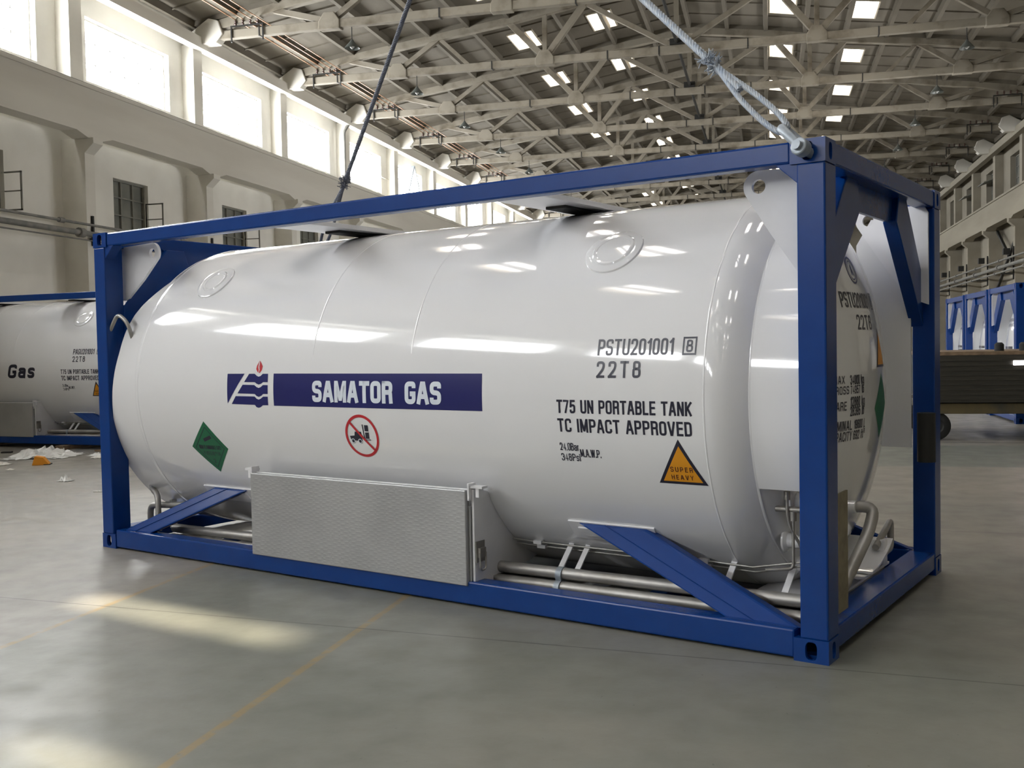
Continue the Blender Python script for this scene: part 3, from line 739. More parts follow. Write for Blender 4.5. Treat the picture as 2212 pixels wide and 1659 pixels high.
def make_container():
    t = empty('tank_container')
    # --- frame
    PX, PY = .145, .172
    for x0, x1 in ((0.002, PX), (L-PX, L-.002)):
        for y0, y1 in ((.002, PY), (W-PY, W-.002)):
            MB().box(x0, y0, .117, x1, y1, H-.117).build('corner_post', BLUE, t, bevel=.009)
    for x, sx in ((0, 1), (L, -1)):
        for y, sy in ((0, 1), (W, -1)):
            for z in (0, H-.118): corner_fitting(t, x, y, z, sx, sy)
    for y0, y1 in ((.006, .106), (W-.106, W-.006)):
        MB().box(.176, y0, H-.112, L-.176, y1, H-.004).build('top_rail', BLUE, t, bevel=.012)
    for y0, y1 in ((.006, .136), (W-.136, W-.006)):
        MB().box(.176, y0, .012, L-.176, y1, .155).build('bottom_rail', BLUE, t, bevel=.01)
    for x0, x1 in ((.006, .12), (L-.12, L-.006)):
        MB().box(x0, .16, H-.115, x1, W-.16, H-.004).build('end_top_rail', BLUE, t, bevel=.01)
        MB().box(min(x0, x1 if x0 < 1 else L-.17), .16, .04, x1 if x0 > 1 else .17, W-.16, .158).build('end_bottom_rail', BLUE, t, bevel=.01)
    for fx in (lambda m: m, mirx):
        # header plate and the two knee braces of an end frame
        fx(MB().prism([(.56, 2.50), (W-.56, 2.50), (W-.83, 2.325), (.83, 2.325)], YZ, 5.925, 5.95)).build('header_plate', BLUE, t)
        for fy in (lambda m: m, mir):
            fy(fx(MB().prism([(.84, 2.33), (.165, 1.68), (.165, 2.0), (.60, 2.49), (.78, 2.49)], YZ, 5.90, 5.985))).build('knee_brace', BLUE, t, bevel=.008)
            fy(fx(MB().prism([(5.80, 2.482), (5.92, 2.375), (5.92, 2.482)], XZ, .012, .10))).build('gusset', BLUE, t, bevel=.004)
    # side struts: folded blue plates from bottom rail up to the tank
    def strut(pb, pt, near):
        # pb, pt: bottom and top edge x-ranges
        yb, yt = .05, .262; zb, zt = .15, .535; th = .07
        for fy in (lambda m: m, mir):
            a = [(pb[0], yb, zb), (pb[1], yb, zb), (pt[1], yt, zt), (pt[0], yt, zt)]
            b = [(pb[0], yb+th, zb), (pb[1], yb+th, zb), (pt[1], yt+th, zt), (pt[0], yt+th, zt)]
            s = fy(MB().hexa(a, b)).build('side_strut', BLUE, t, bevel=.012)
            q0, q1 = .42, .46; l3 = lambda A, B2, f: tuple(A[i]+(B2[i]-A[i])*f for i in range(3))
            r0, r1 = l3(a[0], a[1], q0), l3(a[3], a[2], q0); o = Vector((0, -.002, .001))
            fy(MB().beam(Vector(r0)+o, Vector(r1)+o, .005, .004)).build('fold_ridge', BLUE, s)
    for x in (1.0, 2.9, 4.8): MB().box(x-.05, .13, .02, x+.05, W-.13, .075).build('cross_member', BLUE, t)
    strut((5.50, 5.90), (4.46, 4.92), True); strut((.22, .56), (1.12, 1.50), False)
    # --- vessel
    prof = []
    n = 26
    for i in range(n+1):
        a = PI/2*i/n; prof.append((XS0 - HD*.98*math.cos(a) if i < n else XS0, max(RT*math.sin(a), 1e-4)))
    for i in range(1, 25): prof.append((XS0 + (XS1-XS0)*i/24, RT))
    for i in range(1, n+1):
        a = PI/2*i/n; prof.append((XS1 + HD*math.sin(a), max(RT*math.cos(a), 1e-4)))
    sh = MB().lathe(prof, lambda h, r, a: on_tank(h, a, r), 224).build('tank_shell', WHITE, t, smooth=60, merge=True)
    sh['label'] = 'glossy white tank vessel'
    for x, p0, p1 in ((XS0, -80, 260), (2.475, 13, 167), (3.37, 13, 167), (XS1, -80, 260)): bead(x, RT, .004, p0, p1).build('weld_seam', WHITE, sh, smooth=60)
    bead(5.613, 1.104, .006, -75, 68).build('weld_seam', WHITE, sh, smooth=60); bead(XS0-.10, RT*.985, .005).build('weld_seam', WHITE, sh, smooth=60)
    for fy in (lambda m: m, mir):
        if fy is mir: MB().prism([(5.56, .87), (L-.14, .87), (L-.14, 2.42), (5.66, 2.42), (5.56, 2.25)], XZ, W-.228, W-.214).build('end_skirt', WHITE, t)
        else: ring_sector(5.605, L-.14, 1.106, math.radians(-25.5), math.radians(66)).build('end_skirt', WHITE, t, smooth=40)
        fy(edge_skirt([(-78, .2), (-60, .13), (-48, .11), (-30, .10), (-20, .11), (-8, .155), (0, .175), (8, .2), (15, .225), (24, .235), (31, .26), (36, .30), (41, .36), (46, .42), (50, .47)], XS0-.04, RT-.004)).build('end_skirt', WHITE, t, smooth=40)
        fy(ring_sector(5.64, L-.14, 1.106, math.radians(-88), math.radians(-62))).build('end_skirt', WHITE, t, smooth=40)
        # lifting plates in the upper corners
        for lf in (False, True):
            r = .083; cx, cz = (5.56 if lf else 5.64), 2.415
            arc = [(cx + r*math.cos(a), cz + r*math.sin(a)) for a in [math.radians(d) for d in range(84, 216, 8)]]
            low = [(5.69, 2.205), (5.90, 2.06), (6.0, 1.96), (6.04, 1.95)] if lf else [(5.705, 2.16), (5.785, 2.045), (5.90, 1.88), (6.03, 1.83)]
            outer = [(6.04 if lf else 6.03, 2.44), (6.01, 2.474), (5.95, 2.487)] + arc + low
            mb = MB().prism(outer, XZ, .205, .23, holes=[ring_pts(28, .037, .037, cx, cz)])
            fy(mirx(mb) if lf else mb).build('lifting_lug', WHITE_S, t, smooth=30)
    # top cross plates
    for x0, x1 in ((1.85, 2.2), (3.88, 4.23)):
        MB().box(x0, .1, 2.515, x1, W-.1, 2.55).build('cross_plate', WHITE_S, t, bevel=.004)
        MB().box(x0+.1, YC-.5, 2.497, x1-.1, YC+.5, 2.516).build('rubber_pad', RUBBER, t)
    # raised pads on the shell
    def pad(xc, deg, r0=.18, r1=.125):
        ph = math.radians(deg)
        def fn(h, r, a): x = xc + r*math.cos(a); return on_tank(x, ph + r*math.sin(a)/RT, RT + h)
        o = MB().lathe([(-.004, r0+.006), (.009, r0), (.012, r0-.008), (.012, r1+.01), (.02, r1), (.018, r1-.015), (.014, r1-.02), (.016, .05), (.016, .001)], fn, 56).build('shell_pad', WHITE, sh, smooth=30)
    pad(4.68, 45.5); pad(1.07, 45.5, .17, .105)
    pad(4.95, -64, .20, .14); pad(1.75, -62, .22, .15)
    # doubler plates above the struts
    for x0, x1 in ((4.39, 4.97), (.98, 1.54)):
        for fy in (lambda m: m, mir):
            fy(ring_sector(x0, x1, RT+.012, math.radians(-46), math.radians(-38.5), .016, 6)).build('doubler_plate', WHITE_S, sh, smooth=30)
            fy(ring_sector(x0+.06, x1-.07, RT+.022, math.radians(-44), math.radians(-40.6), .02, 5)).build('doubler_plate', WHITE_S, sh, smooth=30)
    # --- valve cabinet on the near side
    cab = MB()
    cab.box(1.875, .035, .135, 3.82, .06, .725); body = cab.build('cabinet_frame', WHITE_S, t, bevel=.003)
    def side(x0, x1):
        pr = [(.03, .725), (.06, .725)]
        for i in range(9):
            z = .70 - .50*i/8; pr.append((YC - math.sqrt(RT**2-(z-ZC)**2) - .001, z))
        pr += [(.50, .155), (.22, .155), (.22, .09), (.03, .09)]
        return MB().prism(list(reversed(pr)), YZ, x0, x1)
    sd2 = side(3.845, 3.86).build('cabinet_side', WHITE_S, t); side(1.86, 1.875).build('cabinet_side', WHITE_S, t)
    door = MB().box(1.858, -.008, .128, 3.822, .022, .722).build('cabinet_door', ALU, t, bevel=.006); door['label'] = 'grey chequer-plate door'
    MB().box(3.815, .022, .15, 3.838, .055, .62).build('door_return', ALU, door)
    for x, s in ((3.845, 1), (1.868, -1)):
        mb = MB(); mb.box(x-.012, .0, .66, x+.0, .07, .765); mb.box(min(x, x+s*.09), .015, .735, max(x, x+s*.09), .075, .75); mb.box(x+s*.05-.012, .02, .68, x+s*.05+.012, .07, .74)
        mb.build('door_bracket', WHITE_S, t)
    mb = MB(); mb.box(3.862, .035, .27, 3.867, .125, .40); hp = mb.build('hasp', STEEL, t)
    MB().tube(fillet([(3.885, .05, .33), (3.885, .05, .22), (3.885, .11, .22), (3.885, .11, .33)], .03), .006, 6, cap=True).build('padlock_shackle', STEEL, hp)
    MB().box(3.866, .05, .30, 3.888, .11, .36).build('latch', STEEL, hp)
    MB().box(.62, W-.20, .155, 5.44, W-.185, .46).build('side_panel', BLUE, t)  # unseen far-side panel added to block light under the tank
    # --- piping along the bottom
    for (za, zb, r, y) in ((.188, .228, .036, .30), (.115, .15, .034, .27)):
        x0, x1 = .55, 5.98
        o = MB().tube([(x0, y, za-.03), (x1, y, zb)], r, 20).build('bottom_pipe', STEEL, t, smooth=50)
        for x in (4.32, 5.38):
            z = za + (zb-za)*(x-3.8)/2; MB().tube([(x-.02, y, z), (x+.02, y, z)], r+.012, 20).build('pipe_clamp', GALV, o, smooth=50)
    for x in (4.28, 4.40, 5.36, 5.70):
        MB().beam((x, .345, .215), (x+.02, .46, .36), .034, .012, up=(0,1,0)).build('pipe_hanger', WHITE_S, t)
    MB().beam((4.15, .10, .06), (4.42, .95, .06), .07, .03).build('bottom_stay', WHITE_S, t); MB().beam((1.3, .2, .09), (1.1, 1.6, .06), .05, .03).build('bottom_stay', WHITE_S, t)
    for dp, dz in ((-50.6, 0), (-53.2, -.0)):
        p = [on_tank(3.87, math.radians(dp+.6), RT+.02)] + [on_tank(x, math.radians(dp), RT+.02) for x in (4.0, 4.6, 5.2)] + [on_tank(5.5, math.radians(dp+.3), RT+.03), (5.80, .36, .40+(dp+53)*.008)]
        o = MB().tube(p, .0065, 8).build('instrument_line', STEEL, t, smooth=60)
        for x in (4.06, 5.2): q = on_tank(x, math.radians(dp), RT+.02); MB().box(x-.03, q[1]-.016, q[2]-.012, x+.03, q[1]+.016, q[2]+.012).build('line_clip', WHITE_S, o)
    # --- fittings behind the near right post
    mb = MB(); mb.tube(fillet([(5.73, .34, .80), (5.73, .34, .62), (5.80, .40, .48), (5.80, .40, .30)], .08), .009, 8); mb.tube([(5.73, .34, .80), (5.73, .34, .755)], .018, 8); mb.build('instrument_line', STEEL, t, smooth=50)
    mb = MB(); mb.tube(fillet([(5.755, .36, .68), (5.755, .36, .38), (5.62, .30, .37)], .03), .009, 8); mb.tube([(5.755, .36, .69), (5.755, .36, .64)], .02, 8); mb.build('instrument_line', STEEL, t, smooth=50)
    vv = MB().tube([(5.66, .36, .70), (5.84, .36, .70)], .016, 10).build('drain_valve', STEEL, t, smooth=50); MB().tube([(5.83, .36, .70), (5.87, .36, .70)], .035, 12).build('hand_wheel', REDP, vv, smooth=40)
    for y, z in ((.531, .503), (.75, .33), (.46, .74)):
        x = head_x(y, z, 0) - .01; MB().lathe([(0, .075), (.012, .07), (.03, .045), (.12, .032), (.17, .03), (.17, 0)], lambda h, r, a, x=x, y=y, z=z: (x+h*.9, y+r*math.cos(a) - h*.45, z+r*math.sin(a)), 20).build('nozzle', WHITE, sh, smooth=40)
    # discharge pipe on the right head
    x = head_x(.85, .66, 0)
    MB().lathe([(-.02, .10), (.0, .10), (.012, .095), (.012, .04), (.15, .036), (.15, 0)], lambda h, r, a: (x-.06+h, .90+r*math.cos(a)+h*.5, .64+r*math.sin(a)), 24).build('nozzle', WHITE, sh, smooth=40)
    MB().tube(fillet([(x+.03, .955, .64), (5.99, 1.06, .635), (5.985, .95, .50), (5.93, .48, .17)], .07), .034, 16).build('discharge_pipe', STEEL, t, smooth=50)
    MB().beam((5.80, 1.02, .56), (5.84, .72, .2), .10, .012, up=(1,0,0)).build('pipe_stay', WHITE_S, t)
    MB().box(5.45, .55, .165, 5.89, 1.75, .18).build('bottom_tray', WHITE_S, t)
    mb = MB(); mb.tube(fillet([(5.86, 1.55, .3), (5.86, 1.9, .42), (5.86, 1.9, .24), (5.86, 1.62, .22)], .04), .022, 10); mb.build('bottom_pipe', STEEL, t, smooth=50)
    MB().box(5.82, 1.60, .18, 5.90, 1.68, .34).build('valve_body', WHITE_S, t, bevel=.01)
    dp_ = MB().box(6.024, .19, .20, 6.034, .40, .82).build('data_plate', mat('tarnished_data_plate', (.28, .24, .15), .45, .5, c2=(.20, .17, .11), nscale=20), t); dp_['label'] = 'dull brass-coloured data plate edge-on behind the post'
    MB().tube([(L+.0, 2.02, .80), (L+.0, 2.02, 1.12)], .058, 16).build('document_tube', DARK, t, smooth=50)
    # --- left end: vent pipes and lashing eye
    mb = MB(); mb.tube(fillet([(.175, .36, .78), (.18, .36, .45), (.34, .30, .42), (.37, .28, .12)], .07), .024, 12); mb.build('vent_pipe', STEEL, t, smooth=50)
    mb = MB(); mb.tube(fillet([(.15, .36, .13), (.15, .36, .31), (.62, .36, .345)], .07), .026, 12); mb.build('vent_pipe', STEEL, t, smooth=50)
    MB().tube(fillet([(.335, .12, 1.70), (.33, .07, 1.86), (.22, .06, 1.93), (.16, .05, 1.84), (.10, .04, 1.745)], .06), .016, 12).build('gooseneck_vent', STEEL, t, smooth=50)
    MB().box(.33, .42, .12, .36, .47, .36).build('pipe_stay', WHITE_S, t)
    return t, sh

main, shell = make_container()

# ---- marks that differ from container to container
def own(o): o['own'] = 1; return o
def arc_pts(cx, cv, r, n=48, rx=1.): return [(cx + r*rx*math.cos(2*PI*i/n), cv + r*math.sin(2*PI*i/n)) for i in range(n)]
def common_marks(sh, serial, check, banner):
    marks = []
    P = lambda o: marks.append(o)
    P(text(serial, sh, 4.748, .245, 5.217, .339, wt=.14))
    P(decal(poly_bm([([(5.27,.243),(5.351,.243),(5.351,.343),(5.27,.343)], [[(5.279,.253),(5.342,.253),(5.342,.333),(5.279,.333)]])]), 'digit_box', BLACKV, sh)); P(text(check, sh, 5.291, .259, 5.33, .327))
    P(text('22T8', sh, 4.75, .119, 5.028, .213, wt=.15, gap=.3))
    P(text('T75 UN PORTABLE TANK', sh, 4.485, -.084, 5.333, -.007, wt=.16)); P(text('TC IMPACT APPROVED', sh, 4.485, -.194, 5.328, -.115, wt=.16))
    P(text('24.0Bar', sh, 4.484, -.306, 4.614, -.259, wt=.13)); P(text('348Psi', sh, 4.484, -.37, 4.612, -.324, wt=.13)); P(text('M.A.W.P.', sh, 4.616, -.342, 4.753, -.294, wt=.13))
    tri = decal(poly_bm([([(5.241,-.212),(5.385,-.474),(5.094,-.474)], [])]), 'warning_triangle', BLACKV, sh); tri['label'] = 'orange triangle with black border'
    P(tri); decal(poly_bm([([(5.241,-.25),(5.357,-.458),(5.123,-.458)], [])]), 'triangle_face', ORANGEV, sh, .0024)
    text('SUPER', sh, 5.176, -.399, 5.308, -.37, off=.0036, gap=.34, m=BROWNV, wt=.16); text('HEAVY', sh, 5.176, -.445, 5.306, -.417, off=.0036, gap=.34, m=BROWNV, wt=.16)
    for m in marks: own(m)
BROWNV = mat('dark_red_lettering', (.07, .012, .012), .4)
common_marks(shell, 'PSTU201001', '8', True)
# company panel: navy banner and emblem with a flame
lg = decal(poly_bm([([(1.608,.142),(1.606,-.078),(1.794,.142)], []),
    ([(1.845,.142),(1.905,.142),(1.929,.126),(1.949,.121),(1.968,.126),(1.99,.142),(2.045,.142),(2.045,.082),(1.997,.082),(1.976,.07),(1.951,.064),(1.929,.07),(1.909,.081),(1.793,.081)], []),
    ([(1.778,.062),(1.904,.061),(1.926,.047),(1.951,.04),(1.973,.047),(1.995,.061),(2.045,.061),(2.045,-.003),(1.997,-.003),(1.978,-.016),(1.951,-.025),(1.928,-.019),(1.908,-.004),(1.721,-.002)], []),
    ([(1.70,-.022),(1.906,-.022),(1.926,-.038),(1.948,-.044),(1.97,-.037),(1.996,-.022),(2.044,-.022),(2.044,-.083),(1.987,-.084),(1.964,-.099),(1.943,-.104),(1.92,-.1),(1.903,-.083),(1.651,-.081)], [])]), 'emblem', NAVY, shell, step=.01)
lg['label'] = 'navy striped emblem with a red flame'; own(lg)
decal(poly_bm([([(1.944,.24),(1.936,.222),(1.922,.2),(1.917,.176),(1.931,.157),(1.941,.15),(1.944,.17),(1.936,.19),(1.938,.208)], []),
    ([(1.949,.238),(1.968,.218),(1.984,.195),(1.978,.168),(1.956,.146),(1.949,.15),(1.953,.172),(1.947,.196),(1.95,.215)], [])]), 'flame', REDV, shell)
bn = decal(poly_bm([([(2.104,.1435),(3.95,.1435),(3.95,-.0855),(2.104,-.0855)], [])]), 'banner', NAVY, shell, step=.012); bn['label'] = 'navy banner with white capitals'; own(bn)
text('SAMATOR', shell, 2.495, -.052, 3.23, .094, m=WHITEV, off=.0026, wt=.215, gap=.10); text('GAS', shell, 3.334, -.052, 3.634, .093, m=WHITEV, off=.0026, wt=.215, gap=.10)
# green gas placard
dm = decal(poly_bm([([(1.298,-.221),(1.507,-.435),(1.297,-.652),(1.086,-.433)], [])]), 'gas_placard', GREENV, shell); dm['label'] = 'green diamond gas placard'; own(dm)
c0, v0 = 1.297, -.436
dia = lambda k: [(c0, v0+.215*k), (c0+.21*k, v0), (c0, v0-.215*k), (c0-.21*k, v0)]
decal(poly_bm([(dia(.80), [dia(.765)])]), 'placard_border', BLACKV, shell, .0022)
decal(poly_bm([([(c0-.05,v0+.075),(c0+.04,v0+.105),(c0+.05,v0+.08),(c0-.04,v0+.05)], [])]), 'gas_cylinder_symbol', BLACKV, shell, .0022)
text('NON-FLAMMABLE GAS', shell, c0-.125, v0-.012, c0+.125, v0+.022, off=.0022, wt=.13); decal(font_bm('\u4e0d\u71c3\u538b\u7f29\u6c14\u4f53', c0-.10, v0-.065, c0+.10, v0-.028), 'lettering', BLACKV, shell, .0022); text('2', shell, c0-.012, v0-.13, c0+.012, v0-.095, off=.0022)
# no fork-lift sign
cx_, cv_, rr_ = 2.922, -.279, .149
nf = decal(poly_bm([(arc_pts(cx_, cv_, rr_), [arc_pts(cx_, cv_, rr_-.019)])]), 'prohibition_sign', REDV, shell, .0024); nf['label'] = 'red ring crossed over a black fork-lift'; own(nf)
a = math.radians(135); ux, uy = math.cos(a), math.sin(a); e = rr_-.01; px_, py_ = -uy*.008, ux*.008
decal(poly_bm([([(cx_+ux*e+px_, cv_+uy*e+py_), (cx_-ux*e+px_, cv_-uy*e+py_), (cx_-ux*e-px_, cv_-uy*e-py_), (cx_+ux*e-px_, cv_+uy*e-py_)], [])]), 'slash', REDV, shell, .0042)
decal(merge_bm([poly_bm([([(2.811,-.28),(2.82,-.312),(2.92,-.312),(2.92,-.248),(2.862,-.248),(2.855,-.276)], [])]), poly_bm([([(2.936,-.197),(2.944,-.197),(2.948,-.30),(2.996,-.30),(2.996,-.306),(2.94,-.306)], [])]),
    poly_bm([([(2.956,-.201),(2.989,-.201),(2.988,-.243),(2.955,-.243)], []), ([(2.956,-.251),(2.989,-.251),(2.986,-.295),(2.953,-.295)], [])])]), 'fork_lift_symbol', BLACKV, shell, .002)
for x in (2.836, 2.899): decal(poly_bm([(arc_pts(x, -.314, .017, 20), [arc_pts(x, -.314, .012, 20)])]), 'wheel_ring', WHITEV, shell, .0032)
for x in (2.836, 2.899): decal(poly_bm([(arc_pts(x, -.314, .0125, 20), [])]), 'wheel_symbol', BLACKV, shell, .003)
# markings on the right-hand head
def head_marks(sh, serial, full=True):
    o = htext([(serial, (.885, 1.79, 1.375, 1.882)), ('22T8', (1.065, 1.662, 1.345, 1.75))], sh); own(o)
    own(hdecal(poly_bm([([(1.415,1.785),(1.49,1.785),(1.49,1.888),(1.415,1.888)], [[(1.423,1.794),(1.482,1.794),(1.482,1.879),(1.423,1.879)]])]), 'digit_box', BLACKV, sh)); own(htext([('8', (1.435, 1.80, 1.47, 1.873))], sh))
    if not full: return
    rows = [('MAX', (.685,1.357,.812,1.403)), ('GROSS', (.665,1.297,.862,1.344)), ('TARE', (.668,1.206,.832,1.257)), ('NOMINAL', (.645,1.09,.914,1.147)), ('CAPACITY', (.645,1.03,.923,1.085)),
            ('34000 kg', (.88,1.348,1.086,1.404)), ('74957 lb', (.882,1.296,1.08,1.344)), ('12880 kg', (.88,1.224,1.095,1.281)), ('28395 lb', (.88,1.17,1.085,1.224)), ('19600 L', (.944,1.092,1.114,1.146)), ('692 ft\u00b3', (.94,1.031,1.117,1.085))]
    own(htext(rows, sh))
    e_ = hdecal(poly_bm([(arc_pts(1.19, 2.017, .082), [arc_pts(1.19, 2.017, .07)]), (arc_pts(1.19, 2.017, .058), [arc_pts(1.19, 2.017, .052)]), ([(1.172,1.985),(1.18,1.985),(1.192,2.03),(1.204,1.985),(1.212,1.985),(1.196,2.05),(1.188,2.05)], [])]), 'round_emblem', NAVY, sh); own(e_)
    tr = hdecal(poly_bm([([(1.48,1.675),(1.364,1.435),(1.60,1.435)], [])]), 'warning_triangle', BLACKV, sh); own(tr)
    hdecal(poly_bm([([(1.48,1.645),(1.388,1.45),(1.575,1.45)], [])]), 'triangle_face', ORANGEV, sh, .003)
    own(hdecal(poly_bm([([(1.477,1.397),(1.66,1.2),(1.48,.996),(1.296,1.19)], [])]), 'gas_placard', GREENV, sh))
head_marks(shell, 'PSTU201001')

# place it: yawed against the hall, standing on the floor
main.location = (-5.392, 7.336, 0); main.rotation_euler = (0, 0, math.radians(-20.7625))
tag(main, 'large blue-framed white tank container in the foreground with a navy banner and cabinet door', 'tank container')
MW = Matrix.Translation(main.location) @ Matrix.Rotation(math.radians(-20.7625), 4, 'Z')
def wl(p): return MW @ Vector(p)

# second container in the left background, on timbers
pagu = copy_tree(main); pagu.location = (-16.13, 15.58, .06); pagu.rotation_euler = (0, 0, math.radians(-8.47))
tag(pagu, 'blue-framed white tank container far left behind the foreground one, cut by the picture edge', 'tank container')
psh = [c for c in kids(pagu) if c.name.startswith('tank_shell')][0]
common_marks(psh, 'PAGU201001', '3', False)
own(text('Gas', psh, 3.24, -.15, 3.86, .09, wt=.22, gap=.12, shear=.25))
# three more standing side by side far right, ends towards the aisle
SK = ('side_strut', 'side_panel', 'cross_member', 'gooseneck_vent', 'shell_pad', 'doubler_plate', 'cabinet_frame', 'cabinet_side', 'cabinet_door', 'door_bracket', 'hasp', 'bottom_pipe', 'pipe_hanger', 'bottom_stay', 'instrument_line', 'drain_valve', 'vent_pipe', 'gooseneck_vent', 'pipe_stay', 'cross_plate', 'rubber_pad', 'weld_seam', 'bottom_tray', 'valve_body', 'nozzle', 'document_tube', 'data_plate', 'discharge_pipe')
for i, (yy, lb) in enumerate(((20.35, 'nearest of the three blue-framed white tank containers in the far right row'), (22.95, 'middle one of the three blue-framed white tank containers in the far right row'), (25.55, 'farthest of the three blue-framed white tank containers in the far right row'))):
    c = copy_tree(main, skip=SK); c.location = (4.38+L, yy+W, 0); c.rotation_euler = (0, 0, PI)
    tag(c, lb, 'tank container', 'tank containers in the far right row')
    s_ = [q for q in kids(c) if q.name.startswith('tank_shell')][0]
    own(hdecal(merge_bm([poly_bm([([(.9,1.8+.1*j),(1.5,1.8+.1*j),(1.5,1.86+.1*j),(.9,1.86+.1*j)], [])]) for j in (0, 1)] + [text_bm('22T8', 1.0, .85, 1.4, .97), poly_bm([([(.85,1.1+.09*j),(1.15,1.1+.09*j),(1.15,1.15+.09*j),(.85,1.15+.09*j)], []) for j in range(4)] + [([(1.22,1.1+.09*j),(1.5,1.1+.09*j),(1.5,1.15+.09*j),(1.22,1.15+.09*j)], []) for j in range(4)])]), 'lettering', BLACKV, s_))

# timbers under the left container
for i, u in enumerate((.5, 2.6, 4.6)):
    a = math.radians(-8.47); p = Matrix.Translation((-16.13, 15.58, 0)) @ Matrix.Rotation(a, 4, 'Z') @ Vector((u, 1.219, 0))
    o = MB().box(-.09, -1.4, 0, .09, 1.4, .07).build('timber_bearer', WOOD, bevel=.006); o.location = p; o.rotation_euler = (0, 0, a)
    tag(o, 'dark timber bearer under the left background container, %s' % ('at its far left end', 'below its cabinet', 'below its right strut')[i], 'timber', 'timber bearers')

# ---------------------------------------------------------------- slings
HOOK = wl((3.03, 1.219, 5.38))
def rope_mesh(pts, r, pitch, strands=6, n=6, per=10):
    # helically laid strands along a path
    P = [Vector(p) for p in pts]; mb = MB(); seg = []; tot = 0
    for a, b in zip(P, P[1:]): seg.append((tot, (b-a).length, a, b)); tot += (b-a).length
    N_ = max(8, int(tot/pitch*per)); fr = []
    u = None
    for i in range(N_+1):
        s_ = tot*i/N_
        for st, ln, a, b in seg:
            if s_ <= st+ln+1e-9: break
        q = a + (b-a)*((s_-st)/ln); tdir = (b-a).normalized()
        if u is None: u = tdir.cross(Vector((0,0,1)) if abs(tdir.z) < .9 else Vector((1,0,0))).normalized()
        u = (u - tdir*u.dot(tdir)).normalized(); fr.append((q, u.copy(), tdir.cross(u), s_))
    for k in range(strands):
        path = []
        for q, u_, v_, s_ in fr:
            a = 2*PI*(s_/pitch + k/strands); path.append(q + (u_*math.cos(a) + v_*math.sin(a))*r*.62)
        mb.tube(path, r*.40, n)
    mb.tube([f[0] for f in fr], r*.45, 6)
    return mb
def tuft(par, c, d, m, n=90, ln=.07, rad=.003):
    mb = MB(); d = Vector(d).normalized()
    for i in range(n):
        v = Vector((random.gauss(0,1), random.gauss(0,1), random.gauss(0,1))); v = (v - d*v.dot(d)).normalized(); b = Vector(c) + d*random.uniform(-.05,.05)
        e = b + v*random.uniform(.5,1)*ln + d*random.uniform(-.02,.05); mid = (b+e)/2 + Vector((random.gauss(0,.008), random.gauss(0,.008), random.gauss(0,.008)))
        mb.tube([b, mid, e], rad, 5)
    return mb.build('splice_tuft', m, par)
def shackle(name_label, base, toward, side_in, pinx=.05):
    # bow shackle: eyes either side of the fitting wall, bow reaching up the sling
    t = empty('bow_shackle', base); d = (toward - base).normalized(); s_ = side_in.normalized(); s_ = (s_ - d*s_.dot(d)).normalized()
    pts = [-s_*.055 , -s_*.055 + d*.09, -s_*.05 + d*.16, -s_*.02 + d*.205, s_*.03 + d*.205, s_*.06 + d*.16, s_*.06 + d*.07]
    cu = []; 
    for i in range(len(pts)-1):
        for k in range(4): cu.append(pts[i]*(1-k/4) + pts[i+1]*(k/4))
    cu.append(pts[-1])
    for _ in range(4): cu = [cu[0]] + [(a + b*2 + c)/4 for a, b, c in zip(cu, cu[1:], cu[2:])] + [cu[-1]]
    MB().tube(cu, .024, 14).build('bow', GALV, t, smooth=50)
    MB().tube([-s_*.088, -s_*.03], .043, 20).build('eye', GALV, t, smooth=40, bevel=.006)
    MB().tube([-s_*.11, s_*.07], .024, 14).build('pin', GALV, t, smooth=40)
    return tag(t, name_label, 'shackle')
def sling(label, bottom, m, main_r, leg_r, frac, spread, lay=.16):
    t = empty('wire_rope_sling', bottom); d = HOOK - bottom; s = d*frac; dn = d.normalized()
    rope_mesh([s - dn*.25, d*.985], main_r, lay).build('rope', m, t, smooth=60)
    lp = [s + dn*.12, s - spread*.12, s*.55 + spread*.9 , s*.18 + spread*.95, spread*.55, Vector((0,0,0)) - dn*.005, -spread*.55, s*.18 - spread*.95, s*.55 - spread*.7, s + spread*.12, s + dn*.12]
    sm = [p.copy() for p in lp]
    out = []
    for i in range(len(sm)-1):
        for k in range(5): out.append(sm[i]*(1-k/5) + sm[i+1]*(k/5))
    out.append(sm[-1])
    for _ in range(6): out = [out[0]] + [(a + b*2 + c)/4 for a, b, c in zip(out, out[1:], out[2:])] + [out[-1]]
    rope_mesh(out, leg_r, lay*.85).build('eye_loop', m, t, smooth=60)
    tuft(t, s + dn*.03, d, m)
    return tag(t, label, 'wire rope sling', 'wire rope slings on the foreground container')
b0 = wl((5.975, -.012, 2.525)); side_in = (wl((0,1,0)) - wl((0,0,0)))
shackle('grey bow shackle in the near right top corner of the foreground container', b0, HOOK, side_in)
dn = (HOOK - b0).normalized(); top0 = b0 + dn*.19
sp = dn.cross(Vector((0,1,0))).normalized()*.045
sling('pale grey-blue wire rope sling rising left from the near right corner shackle', top0, ROPE, .022, .016, .16, sp)
b1 = wl((.09, W+.012, 2.525))
shackle('grey bow shackle in the far left top corner, hidden behind the tank', b1, HOOK, -side_in)
dn1 = (HOOK - b1).normalized(); sp1 = dn1.cross(Vector((0,1,0))).normalized()*.05
sl2 = sling('dark wire rope sling rising from behind the tank at upper left', b1 + dn1*.19, ROPE_D, .020, .015, .19, sp1)
